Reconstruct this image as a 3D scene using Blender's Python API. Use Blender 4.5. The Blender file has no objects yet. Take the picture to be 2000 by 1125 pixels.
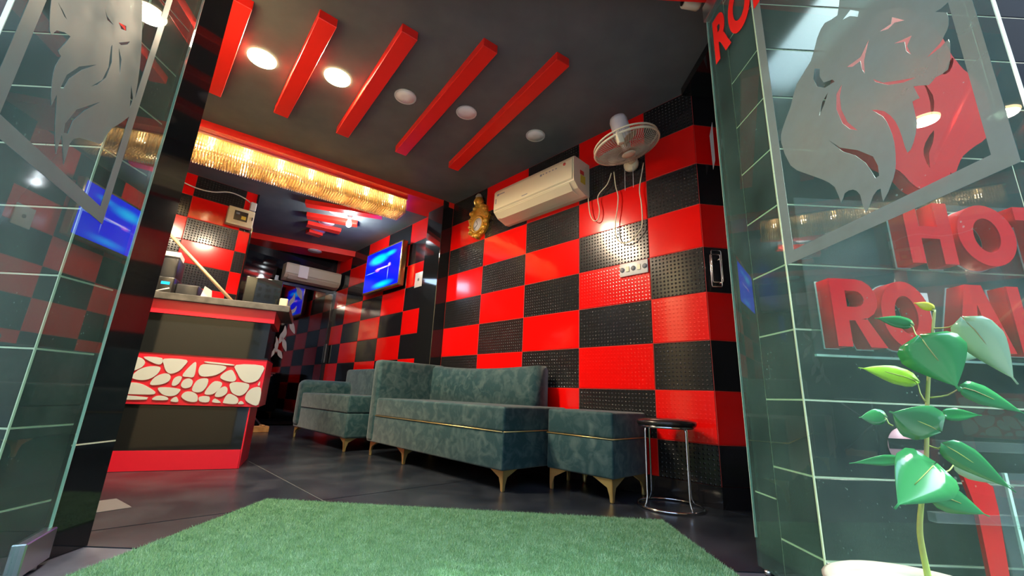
import bpy, bmesh, math, random
from mathutils import Matrix, Vector
random.seed(7)
S = bpy.context.scene
COL = S.collection
# ------------------------------------------------------------------ camera
cam = bpy.data.cameras.new('camera'); camo = bpy.data.objects.new('camera', cam); COL.objects.link(camo)
cam.sensor_width = 36; cam.lens = 811.68 / 2000 * 36; cam.clip_start = 0.02; cam.clip_end = 300
CR = ((0.998826, -0.023838, 0.042167), (-0.046825, -0.252282, 0.96652), (0.012402, 0.96736, 0.253102))
camo.matrix_world = Matrix(((CR[0][0], CR[1][0], -CR[2][0], 0), (CR[0][1], CR[1][1], -CR[2][1], 0),
                            (CR[0][2], CR[1][2], -CR[2][2], 0.551), (0, 0, 0, 1)))
S.camera = camo
# ------------------------------------------------------------------ sky, sun, exposure
W = bpy.data.worlds.new('sky'); S.world = W; W.use_nodes = True
wn = W.node_tree.nodes; wl = W.node_tree.links
sky = wn.new('ShaderNodeTexSky'); sky.sky_type = 'NISHITA'; sky.sun_disc = False
sky.sun_elevation = math.radians(55); sky.sun_rotation = math.radians(105); sky.air_density = 1.3; sky.dust_density = 2.5
bg = wn['Background']; bg.inputs[1].default_value = 1.15
wl.new(sky.outputs[0], bg.inputs[0])
sl = bpy.data.lights.new('sun', 'SUN'); so = bpy.data.objects.new('sun', sl); COL.objects.link(so)
sl.energy = 2.0; sl.angle = math.radians(1.0); sl.color = (1, 0.95, 0.86)
so.rotation_euler = Vector((0.72, -0.16, 1.05)).to_track_quat('Z', 'Y').to_euler()
S.view_settings.view_transform = 'Standard'; S.view_settings.look = 'None'
S.view_settings.exposure = 1.5; S.view_settings.gamma = 1; S.view_settings.use_curve_mapping = False
# ------------------------------------------------------------------ measured frames
TH = 0.7549; OX, OY = 0.98993, 2.74805           # the lounge stands at an angle behind the street front
RZ = math.pi / 2 + TH
RM = Matrix.Translation((OX, OY, 0)) @ Matrix.Rotation(RZ, 4, 'Z')   # (u along tiled wall, v out from it, z)
CEIL = 2.72
# ------------------------------------------------------------------ measured outlines (metres)
ETCH_R = [[(0.675, 1.697), (0.63, 1.717), (0.595, 1.695), (0.558, 1.642), (0.489, 1.613), (0.448, 1.555), (0.401, 1.508), (0.383, 1.459), (0.411, 1.351), (0.465, 1.291), (0.528, 1.233), (0.567, 1.186), (0.579, 1.131), (0.595, 1.151), (0.622, 1.149), (0.641, 1.123), (0.647, 1.065), (0.676, 1.102), (0.7, 1.111), (0.7, 1.074), (0.737, 1.12), (0.75, 1.154), (0.757, 1.208), (0.753, 1.255), (0.743, 1.294), (0.718, 1.333), (0.75, 1.304), (0.771, 1.258), (0.778, 1.208), (0.782, 1.163), (0.8, 1.179), (0.817, 1.222), (0.818, 1.279), (0.835, 1.275), (0.828, 1.314), (0.859, 1.291), (0.875, 1.298), (0.902, 1.295), (0.915, 1.333), (0.917, 1.362), (0.9, 1.358), (0.868, 1.359), (0.899, 1.368), (0.913, 1.38), (0.924, 1.394), (0.927, 1.426), (0.907, 1.45), (0.934, 1.447), (0.937, 1.502), (0.911, 1.596), (0.83, 1.72), (0.732, 1.802), (0.697, 1.759)], [(0.688, 1.666), (0.716, 1.671), (0.739, 1.64), (0.733, 1.627), (0.712, 1.654)], [(0.567, 1.604), (0.556, 1.574), (0.565, 1.538), (0.591, 1.511), (0.628, 1.502), (0.621, 1.515), (0.59, 1.531), (0.58, 1.563), (0.585, 1.587)], [(0.601, 1.489), (0.574, 1.474), (0.555, 1.438), (0.579, 1.461)], [(0.649, 1.475), (0.625, 1.46), (0.616, 1.414), (0.628, 1.357), (0.648, 1.324), (0.669, 1.305), (0.644, 1.35), (0.632, 1.402), (0.635, 1.443)], [(0.573, 1.34), (0.606, 1.292), (0.658, 1.25), (0.697, 1.206), (0.705, 1.174), (0.703, 1.146), (0.692, 1.145), (0.684, 1.172), (0.673, 1.202), (0.648, 1.24), (0.612, 1.276)], [(0.78, 1.527), (0.811, 1.519), (0.817, 1.534), (0.843, 1.496), (0.82, 1.513), (0.802, 1.512)], [(0.807, 1.461), (0.85, 1.442), (0.835, 1.426), (0.839, 1.396), (0.83, 1.416), (0.832, 1.441)], [(0.672, 1.513), (0.717, 1.505), (0.751, 1.535), (0.725, 1.485), (0.72, 1.447), (0.714, 1.469), (0.715, 1.494), (0.69, 1.498)], [(0.738, 1.414), (0.762, 1.382), (0.804, 1.353), (0.838, 1.331), (0.808, 1.342), (0.773, 1.365), (0.743, 1.4)]]
ETCH_L = [[(0.785, 1.338), (0.763, 1.299), (0.75, 1.299), (0.744, 1.317), (0.695, 1.344), (0.716, 1.285), (0.701, 1.282), (0.707, 1.249), (0.698, 1.21), (0.672, 1.165), (0.668, 1.2), (0.638, 1.139), (0.596, 1.079), (0.601, 1.133), (0.553, 1.073), (0.559, 1.129), (0.529, 1.165), (0.428, 1.205), (0.412, 1.232), (0.39, 1.28), (0.312, 1.375), (0.316, 1.441), (0.35, 1.544), (0.41, 1.642), (0.477, 1.716), (0.568, 1.704), (0.702, 1.593), (0.781, 1.468), (0.794, 1.379)], [(0.665, 1.22), (0.66, 1.261), (0.627, 1.312), (0.562, 1.371), (0.613, 1.313), (0.647, 1.26), (0.655, 1.224)], [(0.556, 1.305), (0.517, 1.356), (0.509, 1.405), (0.529, 1.458), (0.527, 1.468), (0.502, 1.428), (0.504, 1.374), (0.532, 1.328)], [(0.597, 1.139), (0.603, 1.161), (0.579, 1.218), (0.49, 1.304), (0.547, 1.236), (0.578, 1.185), (0.58, 1.146)], [(0.612, 1.512), (0.585, 1.499), (0.551, 1.513), (0.591, 1.506)], [(0.533, 1.54), (0.492, 1.565), (0.484, 1.555), (0.511, 1.537)], [(0.501, 1.497), (0.447, 1.549), (0.455, 1.531), (0.485, 1.502)], [(0.492, 1.486), (0.442, 1.432), (0.46, 1.472)], [(0.363, 1.455), (0.327, 1.394), (0.328, 1.432)], [(0.772, 1.37), (0.738, 1.363), (0.725, 1.365), (0.748, 1.369)]]
EMBLEM = [[(1.445, 2.094), (1.53, 2.113), (1.603, 2.067), (1.653, 1.972), (1.67, 1.895), (1.684, 1.866), (1.7, 1.832), (1.753, 1.766), (1.762, 1.688), (1.759, 1.643), (1.735, 1.598), (1.714, 1.533), (1.668, 1.499), (1.611, 1.454), (1.583, 1.412), (1.559, 1.37), (1.549, 1.384), (1.517, 1.323), (1.497, 1.337), (1.475, 1.34), (1.433, 1.311), (1.401, 1.331), (1.387, 1.35), (1.365, 1.379), (1.316, 1.407), (1.268, 1.445), (1.21, 1.483), (1.174, 1.543), (1.168, 1.629), (1.192, 1.719), (1.238, 1.825), (1.318, 1.949), (1.384, 2.04)], [(1.526, 1.554), (1.482, 1.498), (1.466, 1.446), (1.478, 1.396), (1.487, 1.457), (1.51, 1.5)], [(1.668, 1.883), (1.63, 1.827), (1.615, 1.803), (1.643, 1.816), (1.67, 1.865)], [(1.526, 1.774), (1.555, 1.708), (1.548, 1.652), (1.529, 1.608), (1.538, 1.674), (1.536, 1.73)]]
STEM = [(0.745, 0.8, 0.257), (0.747, 0.8, 0.283), (0.746, 0.8, 0.322), (0.748, 0.8, 0.355), (0.76, 0.8, 0.398), (0.783, 0.8, 0.466), (0.805, 0.8, 0.561), (0.825, 0.8, 0.636), (0.846, 0.8, 0.704), (0.862, 0.8, 0.756)]
LEAVES = [((0.857, 0.8, 0.756), (0.858, 0.8, 0.759), (0.796, 0.78, 0.769), 0.015, 'y'), ((0.819, 0.8, 0.695), (0.836, 0.83, 0.73), (0.735, 0.81, 0.743), 0.022, 'g'), ((0.85, 0.8, 0.718), (0.864, 0.75, 0.723), (0.907, 0.73, 0.617), 0.057, 'w'), ((0.848, 0.8, 0.707), (0.783, 0.76, 0.688), (0.811, 0.74, 0.599), 0.087, 'g'), ((0.835, 0.8, 0.662), (0.898, 0.84, 0.674), (0.964, 0.82, 0.672), 0.031, 'w'), ((0.805, 0.8, 0.575), (0.811, 0.82, 0.616), (0.674, 0.8, 0.644), 0.032, 'l'), ((0.816, 0.8, 0.583), (0.854, 0.77, 0.602), (0.93, 0.75, 0.565), 0.032, 'g'), ((0.815, 0.8, 0.532), (0.868, 0.83, 0.553), (0.924, 0.81, 0.558), 0.022, 'g'), ((0.796, 0.8, 0.522), (0.774, 0.76, 0.527), (0.666, 0.74, 0.564), 0.064, 'g'), ((0.733, 0.8, 0.529), (0.747, 0.83, 0.543), (0.671, 0.81, 0.545), 0.027, 'g'), ((0.795, 0.8, 0.496), (0.798, 0.77, 0.498), (0.874, 0.75, 0.439), 0.038, 'g'), ((0.804, 0.8, 0.449), (0.864, 0.82, 0.466), (0.931, 0.8, 0.436), 0.036, 'w'), ((0.781, 0.8, 0.464), (0.745, 0.75, 0.467), (0.653, 0.73, 0.411), 0.077, 'g'), ((0.749, 0.8, 0.458), (0.747, 0.82, 0.467), (0.649, 0.8, 0.465), 0.018, 'g'), ((0.77, 0.8, 0.413), (0.77, 0.78, 0.418), (0.831, 0.76, 0.394), 0.042, 'g'), ((0.763, 0.8, 0.401), (0.787, 0.82, 0.404), (0.726, 0.8, 0.404), 0.014, 'g')]
CORD_A = [(0.272, 0.03, 2.291), (0.312, 0.03, 2.207), (0.399, 0.03, 2.134), (0.386, 0.03, 2.01), (0.401, 0.03, 1.935), (0.44, 0.03, 1.933), (0.473, 0.03, 1.992), (0.488, 0.03, 2.085), (0.493, 0.03, 2.150)]
CORD_B = [(0.249, 0.03, 2.292), (0.238, 0.03, 2.172), (0.218, 0.03, 2.078), (0.225, 0.03, 1.981), (0.246, 0.03, 1.861), (0.24, 0.03, 1.747), (0.198, 0.03, 1.688), (0.131, 0.03, 1.68), (0.072, 0.03, 1.72), (0.029, 0.03, 1.78), (0.027, 0.03, 1.94), (0.038, 0.03, 2.067), (0.012, 0.03, 2.204), (-0.003, 0.03, 2.271)]
PULLS = [[(0.102, 0.12, 2.242), (0.104, 0.12, 2.045)], [(0.036, 0.12, 2.216), (0.038, 0.12, 2.047)]]
STONES = [[(-0.027, 0.691), (0.004, 0.701), (0.043, 0.693), (0.065, 0.667), (0.054, 0.636), (0.017, 0.611), (-0.027, 0.597)], [(0.05, 0.703), (0.146, 0.703), (0.15, 0.662), (0.11, 0.667)], [(0.16, 0.699), (0.282, 0.7), (0.277, 0.659), (0.252, 0.622), (0.214, 0.604), (0.185, 0.622), (0.167, 0.659)], [(0.017, 0.57), (0.04, 0.616), (0.084, 0.642), (0.132, 0.647), (0.154, 0.635), (0.143, 0.596), (0.107, 0.563), (0.06, 0.555)], [(0.12, 0.53), (0.135, 0.576), (0.173, 0.602), (0.205, 0.601), (0.219, 0.577), (0.209, 0.55), (0.169, 0.53)], [(0.28, 0.596), (0.3, 0.645), (0.334, 0.691), (0.345, 0.648), (0.343, 0.592), (0.311, 0.589)], [(0.362, 0.649), (0.38, 0.678), (0.455, 0.679), (0.511, 0.673), (0.512, 0.651), (0.467, 0.611), (0.402, 0.596), (0.37, 0.61)], [(0.396, 0.698), (0.547, 0.69), (0.545, 0.681), (0.405, 0.688)], [(0.494, 0.597), (0.512, 0.63), (0.55, 0.651), (0.573, 0.626), (0.59, 0.59), (0.572, 0.571), (0.522, 0.578)], [(0.572, 0.687), (0.736, 0.692), (0.738, 0.632), (0.72, 0.589), (0.672, 0.569), (0.626, 0.584), (0.59, 0.631)], [(-0.028, 0.574), (-0.004, 0.557), (-0.007, 0.542), (-0.024, 0.527)], [(-0.025, 0.49), (-0.006, 0.524), (0.033, 0.538), (0.083, 0.528), (0.139, 0.497), (0.158, 0.479), (0.133, 0.466), (-0.025, 0.467)], [(-0.032, 0.457), (0.112, 0.45), (0.123, 0.441), (0.11, 0.433), (-0.028, 0.432)], [(0.166, 0.51), (0.222, 0.516), (0.281, 0.508), (0.287, 0.496), (0.27, 0.469), (0.234, 0.46), (0.193, 0.473)], [(0.152, 0.434), (0.166, 0.457), (0.196, 0.461), (0.226, 0.452), (0.229, 0.435)], [(0.25, 0.428), (0.258, 0.449), (0.276, 0.456), (0.29, 0.426)], [(0.235, 0.532), (0.237, 0.571), (0.258, 0.591), (0.279, 0.585), (0.273, 0.549), (0.255, 0.529)], [(0.284, 0.542), (0.295, 0.57), (0.322, 0.579), (0.344, 0.561), (0.34, 0.526), (0.312, 0.514), (0.29, 0.523)], [(0.35, 0.507), (0.362, 0.562), (0.391, 0.583), (0.427, 0.58), (0.428, 0.534), (0.408, 0.498), (0.376, 0.491)], [(0.425, 0.483), (0.441, 0.535), (0.468, 0.569), (0.511, 0.56), (0.505, 0.522), (0.471, 0.482)], [(0.486, 0.47), (0.499, 0.514), (0.529, 0.537), (0.549, 0.524), (0.551, 0.492), (0.522, 0.467)], [(0.559, 0.556), (0.593, 0.57), (0.673, 0.558), (0.665, 0.505), (0.631, 0.478), (0.586, 0.493), (0.565, 0.525)], [(0.667, 0.457), (0.673, 0.505), (0.707, 0.538), (0.752, 0.532), (0.754, 0.423), (0.704, 0.426)], [(0.301, 0.459), (0.317, 0.491), (0.356, 0.492), (0.387, 0.47), (0.391, 0.431), (0.342, 0.431)], [(0.401, 0.463), (0.454, 0.466), (0.457, 0.43), (0.408, 0.432)], [(0.479, 0.43), (0.49, 0.454), (0.529, 0.428)], [(0.541, 0.436), (0.554, 0.48), (0.58, 0.487), (0.624, 0.459), (0.62, 0.423), (0.55, 0.425)], [(0.63, 0.423), (0.644, 0.444), (0.665, 0.425)], [(0.727, 0.557), (0.737, 0.582), (0.739, 0.553)]]
FAN_C, FAN_N = (0.785, 2.528, 2.262), (-0.2516, -0.0114, 0.9677)
# ------------------------------------------------------------------ helpers
def ident(): return Matrix.Identity(4)
class MB:
    def __init__(s): s.v = []; s.f = []; s.sm = []
    def add(s, vs, fs, smooth=False, M=None):
        o = len(s.v)
        s.v += [tuple(M @ Vector(q)) if M else tuple(q) for q in vs]
        s.f += [tuple(i + o for i in q) for q in fs]; s.sm += [smooth] * len(fs)
        return s
    def box(s, x0, x1, y0, y1, z0, z1, M=None):
        x0, x1 = sorted((x0, x1)); y0, y1 = sorted((y0, y1)); z0, z1 = sorted((z0, z1))
        vs = [(x0, y0, z0), (x1, y0, z0), (x1, y1, z0), (x0, y1, z0), (x0, y0, z1), (x1, y0, z1), (x1, y1, z1), (x0, y1, z1)]
        return s.add(vs, [(0, 3, 2, 1), (4, 5, 6, 7), (0, 1, 5, 4), (1, 2, 6, 5), (2, 3, 7, 6), (3, 0, 4, 7)], False, M)
    def bevel(s, x0, x1, y0, y1, z0, z1, r=.01, seg=2, M=None):
        x0, x1 = sorted((x0, x1)); y0, y1 = sorted((y0, y1)); z0, z1 = sorted((z0, z1))
        b = bmesh.new(); bmesh.ops.create_cube(b, size=1)
        for q in b.verts: q.co = Vector(((x0 + x1) / 2 + q.co.x * (x1 - x0), (y0 + y1) / 2 + q.co.y * (y1 - y0), (z0 + z1) / 2 + q.co.z * (z1 - z0)))
        bmesh.ops.bevel(b, geom=b.edges[:], offset=r, segments=seg, profile=.5, affect='EDGES')
        b.verts.index_update(); vs = [tuple(q.co) for q in b.verts]; fs = [tuple(q.index for q in f.verts) for f in b.faces]; b.free()
        return s.add(vs, fs, seg > 1, M)
    def lathe(s, prof, n=24, M=None, smooth=True):      # prof: (r, z) from bottom to top
        vs = []; fs = []
        for r, z in prof:
            for i in range(n):
                a = 2 * math.pi * i / n; vs.append((r * math.cos(a), r * math.sin(a), z))
        for k in range(len(prof) - 1):
            for i in range(n):
                j = (i + 1) % n; fs.append((k * n + i, k * n + j, (k + 1) * n + j, (k + 1) * n + i))
        fs.append(tuple(range(n))[::-1]); fs.append(tuple(range((len(prof) - 1) * n, len(prof) * n)))
        return s.add(vs, fs, smooth, M)
    def tube(s, pts, r, n=8, M=None, closed=False, taper=None):
        pts = [Vector(q) for q in pts]; vs = []; fs = []; N = len(pts); up = None
        for k, q in enumerate(pts):
            a = pts[(k - 1) % N] if (closed or k) else q; b = pts[(k + 1) % N] if (closed or k < N - 1) else q
            t = (b - a).normalized()
            if up is None: up = Vector((0, 0, 1)) if abs(t.z) < .9 else Vector((1, 0, 0))
            x = t.cross(up)
            if x.length < 1e-6: x = t.orthogonal()
            x.normalize(); y = x.cross(t).normalized(); up = y
            rr = r if taper is None else r + (taper - r) * k / (N - 1)
            for i in range(n):
                an = 2 * math.pi * i / n; vs.append(q + x * (rr * math.cos(an)) + y * (rr * math.sin(an)))
        for k in range(N if closed else N - 1):
            k2 = (k + 1) % N
            for i in range(n): j = (i + 1) % n; fs.append((k * n + i, k * n + j, k2 * n + j, k2 * n + i))
        if not closed: fs.append(tuple(range(n))[::-1]); fs.append(tuple(range((N - 1) * n, N * n)))
        return s.add(vs, fs, True, M)
    def prism(s, poly, d0, d1, M=None):                  # poly in local x,z ; extruded along local y
        n = len(poly)
        vs = [(x, d0, z) for x, z in poly] + [(x, d1, z) for x, z in poly]
        fs = [tuple(range(n)), tuple(range(n, 2 * n))[::-1]] + [(i, i + n, (i + 1) % n + n, (i + 1) % n) for i in range(n)]
        return s.add(vs, fs, False, M)
    def mesh(s, name, mat):
        m = bpy.data.meshes.new(name); m.from_pydata(s.v, [], s.f); m.polygons.foreach_set('use_smooth', s.sm)
        b = bmesh.new(); b.from_mesh(m); bmesh.ops.recalc_face_normals(b, faces=b.faces[:]); b.to_mesh(m); b.free()
        m.materials.append(mat); m.update(); return m
    def build(s, name, mat, parent=None, M=None): return link(name, s.mesh(name, mat), parent, M)
def link(name, data, parent=None, M=None):
    o = bpy.data.objects.new(name, data); COL.objects.link(o)
    if parent: o.parent = parent
    if M is not None: o.matrix_local = M
    return o
def tag(o, label=None, cat=None, group=None, kind=None):
    if label: o['label'] = label
    if cat: o['category'] = cat
    if group: o['group'] = group
    if kind: o['kind'] = kind
    return o
def thing(name, label, cat, M=None, group=None):
    o = link(name, None, None, M); o.empty_display_size = .1; return tag(o, label, cat, group)
def struct(o, label=None): o['kind'] = 'structure'; return tag(o, label)
def at(u, v, z=0, rz=0): return RM @ Matrix.Translation((u, v, z)) @ Matrix.Rotation(rz, 4, 'Z')
def wp(u, v, z): return RM @ Vector((u, v, z))
def shape2d(polys, depth):                              # outline with holes -> mesh data in local x,z, thickness along y
    c = bpy.data.curves.new('o', 'CURVE'); c.dimensions = '2D'; c.fill_mode = 'BOTH'; c.extrude = depth / 2
    for p_ in polys:
        sp = c.splines.new('POLY'); sp.points.add(len(p_) - 1); sp.use_cyclic_u = True
        for q, a in zip(sp.points, p_): q.co = (a[0], a[1], 0, 1)
    return to_mesh(c)
def to_mesh(c):
    o = bpy.data.objects.new('t', c); COL.objects.link(o); dg = bpy.context.evaluated_depsgraph_get(); dg.update()
    m = bpy.data.meshes.new_from_object(o.evaluated_get(dg)); bpy.data.objects.remove(o); bpy.data.curves.remove(c)
    m.transform(Matrix.Rotation(math.pi / 2, 4, 'X')); return m
def smoothpoly(p_, n=3, closed=True):                   # rounded outline through the points
    P = [Vector((q[0], q[1])) for q in p_]; out = []; N = len(P)
    for i in range(N):
        a, b, c, d = P[i - 1], P[i], P[(i + 1) % N], P[(i + 2) % N]
        for k in range(n):
            t = k / n; out.append(tuple(.5 * ((2 * b) + (c - a) * t + (2 * a - 5 * b + 4 * c - d) * t * t + (3 * b - a - 3 * c + d) * t ** 3)))
    return out
def curve3(pts, n=4):
    P = [Vector(q) for q in pts]; out = []
    for i in range(len(P) - 1):
        a, b, c, d = P[max(i - 1, 0)], P[i], P[i + 1], P[min(i + 2, len(P) - 1)]
        for k in range(n):
            t = k / n; out.append(.5 * ((2 * b) + (c - a) * t + (2 * a - 5 * b + 4 * c - d) * t * t + (3 * b - a - 3 * c + d) * t ** 3))
    return out + [P[-1]]
# ------------------------------------------------------------------ materials
def mat(name, col, rough=.5, metal=0, spec=.5, coat=0, emit=None, es=0):
    m = bpy.data.materials.new(name); m.use_nodes = True; b = m.node_tree.nodes['Principled BSDF']
    b.inputs['Base Color'].default_value = (*col, 1); b.inputs['Roughness'].default_value = rough
    b.inputs['Metallic'].default_value = metal; b.inputs['Specular IOR Level'].default_value = spec
    b.inputs['Coat Weight'].default_value = coat; b.inputs['Coat Roughness'].default_value = .05
    if emit: b.inputs['Emission Color'].default_value = (*emit, 1); b.inputs['Emission Strength'].default_value = es
    return m
def nd(m, t, **k):
    n = m.node_tree.nodes.new(t)
    for a, b in k.items(): setattr(n, a, b)
    return n
def ln(m, a, b): m.node_tree.links.new(a, b)
def bsdf(m): return m.node_tree.nodes['Principled BSDF']
def noise_col(m, scale, c0, c1, lo=.35, hi=.65, detail=4, dist=0):
    tc = nd(m, 'ShaderNodeTexCoord'); n = nd(m, 'ShaderNodeTexNoise'); n.inputs['Scale'].default_value = scale
    n.inputs['Detail'].default_value = detail; n.inputs['Distortion'].default_value = dist
    r = nd(m, 'ShaderNodeValToRGB'); r.color_ramp.elements[0].position = lo; r.color_ramp.elements[1].position = hi
    r.color_ramp.elements[0].color = (*c0, 1); r.color_ramp.elements[1].color = (*c1, 1)
    ln(m, tc.outputs['Object'], n.inputs['Vector']); ln(m, n.outputs['Fac'], r.inputs['Fac']); ln(m, r.outputs['Color'], bsdf(m).inputs['Base Color'])
    return n, r
def noise_bump(m, scale, strength=.2, dist=.01):
    tc = nd(m, 'ShaderNodeTexCoord'); n = nd(m, 'ShaderNodeTexNoise'); n.inputs['Scale'].default_value = scale; n.inputs['Detail'].default_value = 3
    b = nd(m, 'ShaderNodeBump'); b.inputs['Strength'].default_value = strength; b.inputs['Distance'].default_value = dist
    ln(m, tc.outputs['Object'], n.inputs['Vector']); ln(m, n.outputs['Fac'], b.inputs['Height']); ln(m, b.outputs['Normal'], bsdf(m).inputs['Normal'])
def stud_bump(m, pitch=.026, strength=.6, dist=.004):   # embossed studs of the wall tiles
    tc = nd(m, 'ShaderNodeTexCoord'); sp = nd(m, 'ShaderNodeSeparateXYZ'); ln(m, tc.outputs['Object'], sp.inputs[0])
    outs = []
    for ax in ('X', 'Z'):
        k = nd(m, 'ShaderNodeMath', operation='MULTIPLY'); k.inputs[1].default_value = 2 * math.pi / pitch; ln(m, sp.outputs[ax], k.inputs[0])
        c = nd(m, 'ShaderNodeMath', operation='SINE'); ln(m, k.outputs[0], c.inputs[0])
        a = nd(m, 'ShaderNodeMath', operation='MAXIMUM'); a.inputs[1].default_value = 0; ln(m, c.outputs[0], a.inputs[0]); outs.append(a)
    p_ = nd(m, 'ShaderNodeMath', operation='MULTIPLY'); ln(m, outs[0].outputs[0], p_.inputs[0]); ln(m, outs[1].outputs[0], p_.inputs[1])
    b = nd(m, 'ShaderNodeBump'); b.inputs['Strength'].default_value = strength; b.inputs['Distance'].default_value = dist
    ln(m, p_.outputs[0], b.inputs['Height']); ln(m, b.outputs['Normal'], bsdf(m).inputs['Normal'])
RED = mat('red glazed tile', (.86, .004, .003), .13, coat=.2)
RED_ST = mat('red studded tile', (.86, .004, .003), .16, coat=.2); stud_bump(RED_ST, strength=.18)
BLK = mat('black glazed tile', (.012, .012, .014), .12)
BLK_ST = mat('black studded tile', (.016, .016, .017), .17); stud_bump(BLK_ST, strength=.8)
GROUT_R = mat('red grout', (.55, .03, .02), .7)
GROUT_C = mat('cream grout', (.80, .76, .52), .8)
BLACKG = mat('polished black granite', (.010, .011, .012), .05)
COLT = mat('black column tile', (.016, .018, .018), .10, spec=.35); noise_bump(COLT, 3, .02)
CEILM = mat('charcoal ceiling paint', (.045, .046, .046), .75); noise_col(CEILM, 5, (.105, .120, .118), (.128, .142, .139))
REDP = mat('red gloss paint', (.92, .022, .012), .35); REDP2 = REDP
FLOORM = mat('black floor stone', (.02, .021, .026), .27, spec=.35)
noise_col(FLOORM, 4, (.012, .016, .023), (.036, .042, .052), .4, .75, 8, .4)  # bluish tones put the sky's reflection into the stone colour
PAVE = mat('blue grey pavement stone', (.10, .11, .13), .35); noise_col(PAVE, 9, (.06, .066, .085), (.10, .11, .135))
JOINT = mat('floor joint', (.17, .17, .175), .8)
WHITE = mat('white plastic', (.75, .75, .72), .35); CREAM = mat('ivory plastic', (.80, .74, .50), .38)
CREAM2 = mat('aged ivory plastic', (.50, .45, .33), .4); DARKG = mat('dark grey plastic', (.03, .03, .032), .35)
CHROME = mat('chrome', (.75, .76, .78), .12, 1); STEEL = mat('brushed steel', (.55, .56, .56), .3, 1)
GOLD = mat('brass', (.78, .60, .24), .36, .85); GOLD2 = mat('gilded resin', (.75, .42, .05), .38, .55)
noise_bump(GOLD2, 60, .5, .01)
VEL = mat('teal crushed velvet', (.03, .08, .085), .7, spec=.3)
n1, r1 = noise_col(VEL, 13, (.010, .048, .057), (.085, .140, .138), .42, .85, 10, 1.0)
bsdf(VEL).inputs['Sheen Weight'].default_value = .35; bsdf(VEL).inputs['Sheen Roughness'].default_value = .4; noise_bump(VEL, 40, .12, .006)
WOOD = mat('yellow wood', (.42, .22, .07), .5); noise_col(WOOD, 14, (.34, .16, .05), (.5, .27, .09))
PAPER = mat('paper', (.78, .78, .76), .8); BLACKP = mat('black plastic', (.012, .012, .013), .25)
CTOP = mat('grey counter stone', (.09, .085, .08), .3); noise_col(CTOP, 20, (.07, .066, .062), (.12, .112, .105))
CRED = mat('red laminate', (.72, .012, .035), .3); CBLK = mat('black gloss laminate', (.010, .012, .013), .06)
CPAN = mat('crimson panel', (.60, .010, .03), .28); STONEW = mat('pale grey acrylic', (.52, .56, .54), .22)
BLUE = mat('blue light', (.0, .3, .8), .4, emit=(.0, .35, 1), es=.6)
GRASS = mat('green artificial turf', (.06, .20, .07), .8, spec=.2); noise_col(GRASS, 16, (.15, .30, .145), (.27, .45, .27), .3, .7)
GRASSB = mat('turf backing', (.05, .16, .06), .9)
YEL = mat('yellow sticker', (.7, .55, .05), .5); REDS = mat('red sticker', (.6, .06, .04), .5); GREYS = mat('grey print', (.25, .26, .28), .5)
WARM = mat('warm lamp lens', (.9, .8, .6), .5, emit=(1, .80, .42), es=7); LENS = mat('white lamp lens', (.88, .88, .88), .35)
COOL = mat('cool bulb', (.9, .9, .9), .4, emit=(.85, .95, 1), es=60); BULBW = mat('warm bulb', (.9, .8, .6), .4, emit=(1, .82, .55), es=30)
ACRY = mat('red acrylic', (.52, .003, .014), .35, spec=.15); ACRYS = mat('red acrylic side', (.62, .003, .008), .35, spec=.2)
POTM = mat('off white glazed pot', (.34, .31, .25), .35); SOIL = mat('soil', (.07, .045, .03), .95); noise_bump(SOIL, 60, .8)
STEMM = mat('green brown stem', (.25, .30, .07), .6); noise_col(STEMM, 12, (.22, .20, .08), (.26, .42, .08))
LEAF = {'g': mat('green leaf', (.035, .22, .065), .16), 'w': mat('leaf with painted glare', (.24, .42, .24), .12), 'y': mat('yellow leaf', (.62, .62, .02), .35), 'l': mat('lime leaf', (.24, .50, .03), .3)}  # the pale leaf has white glare put into its colour
for k, m in LEAF.items(): bsdf(m).inputs['Transmission Weight'].default_value = 0
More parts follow.
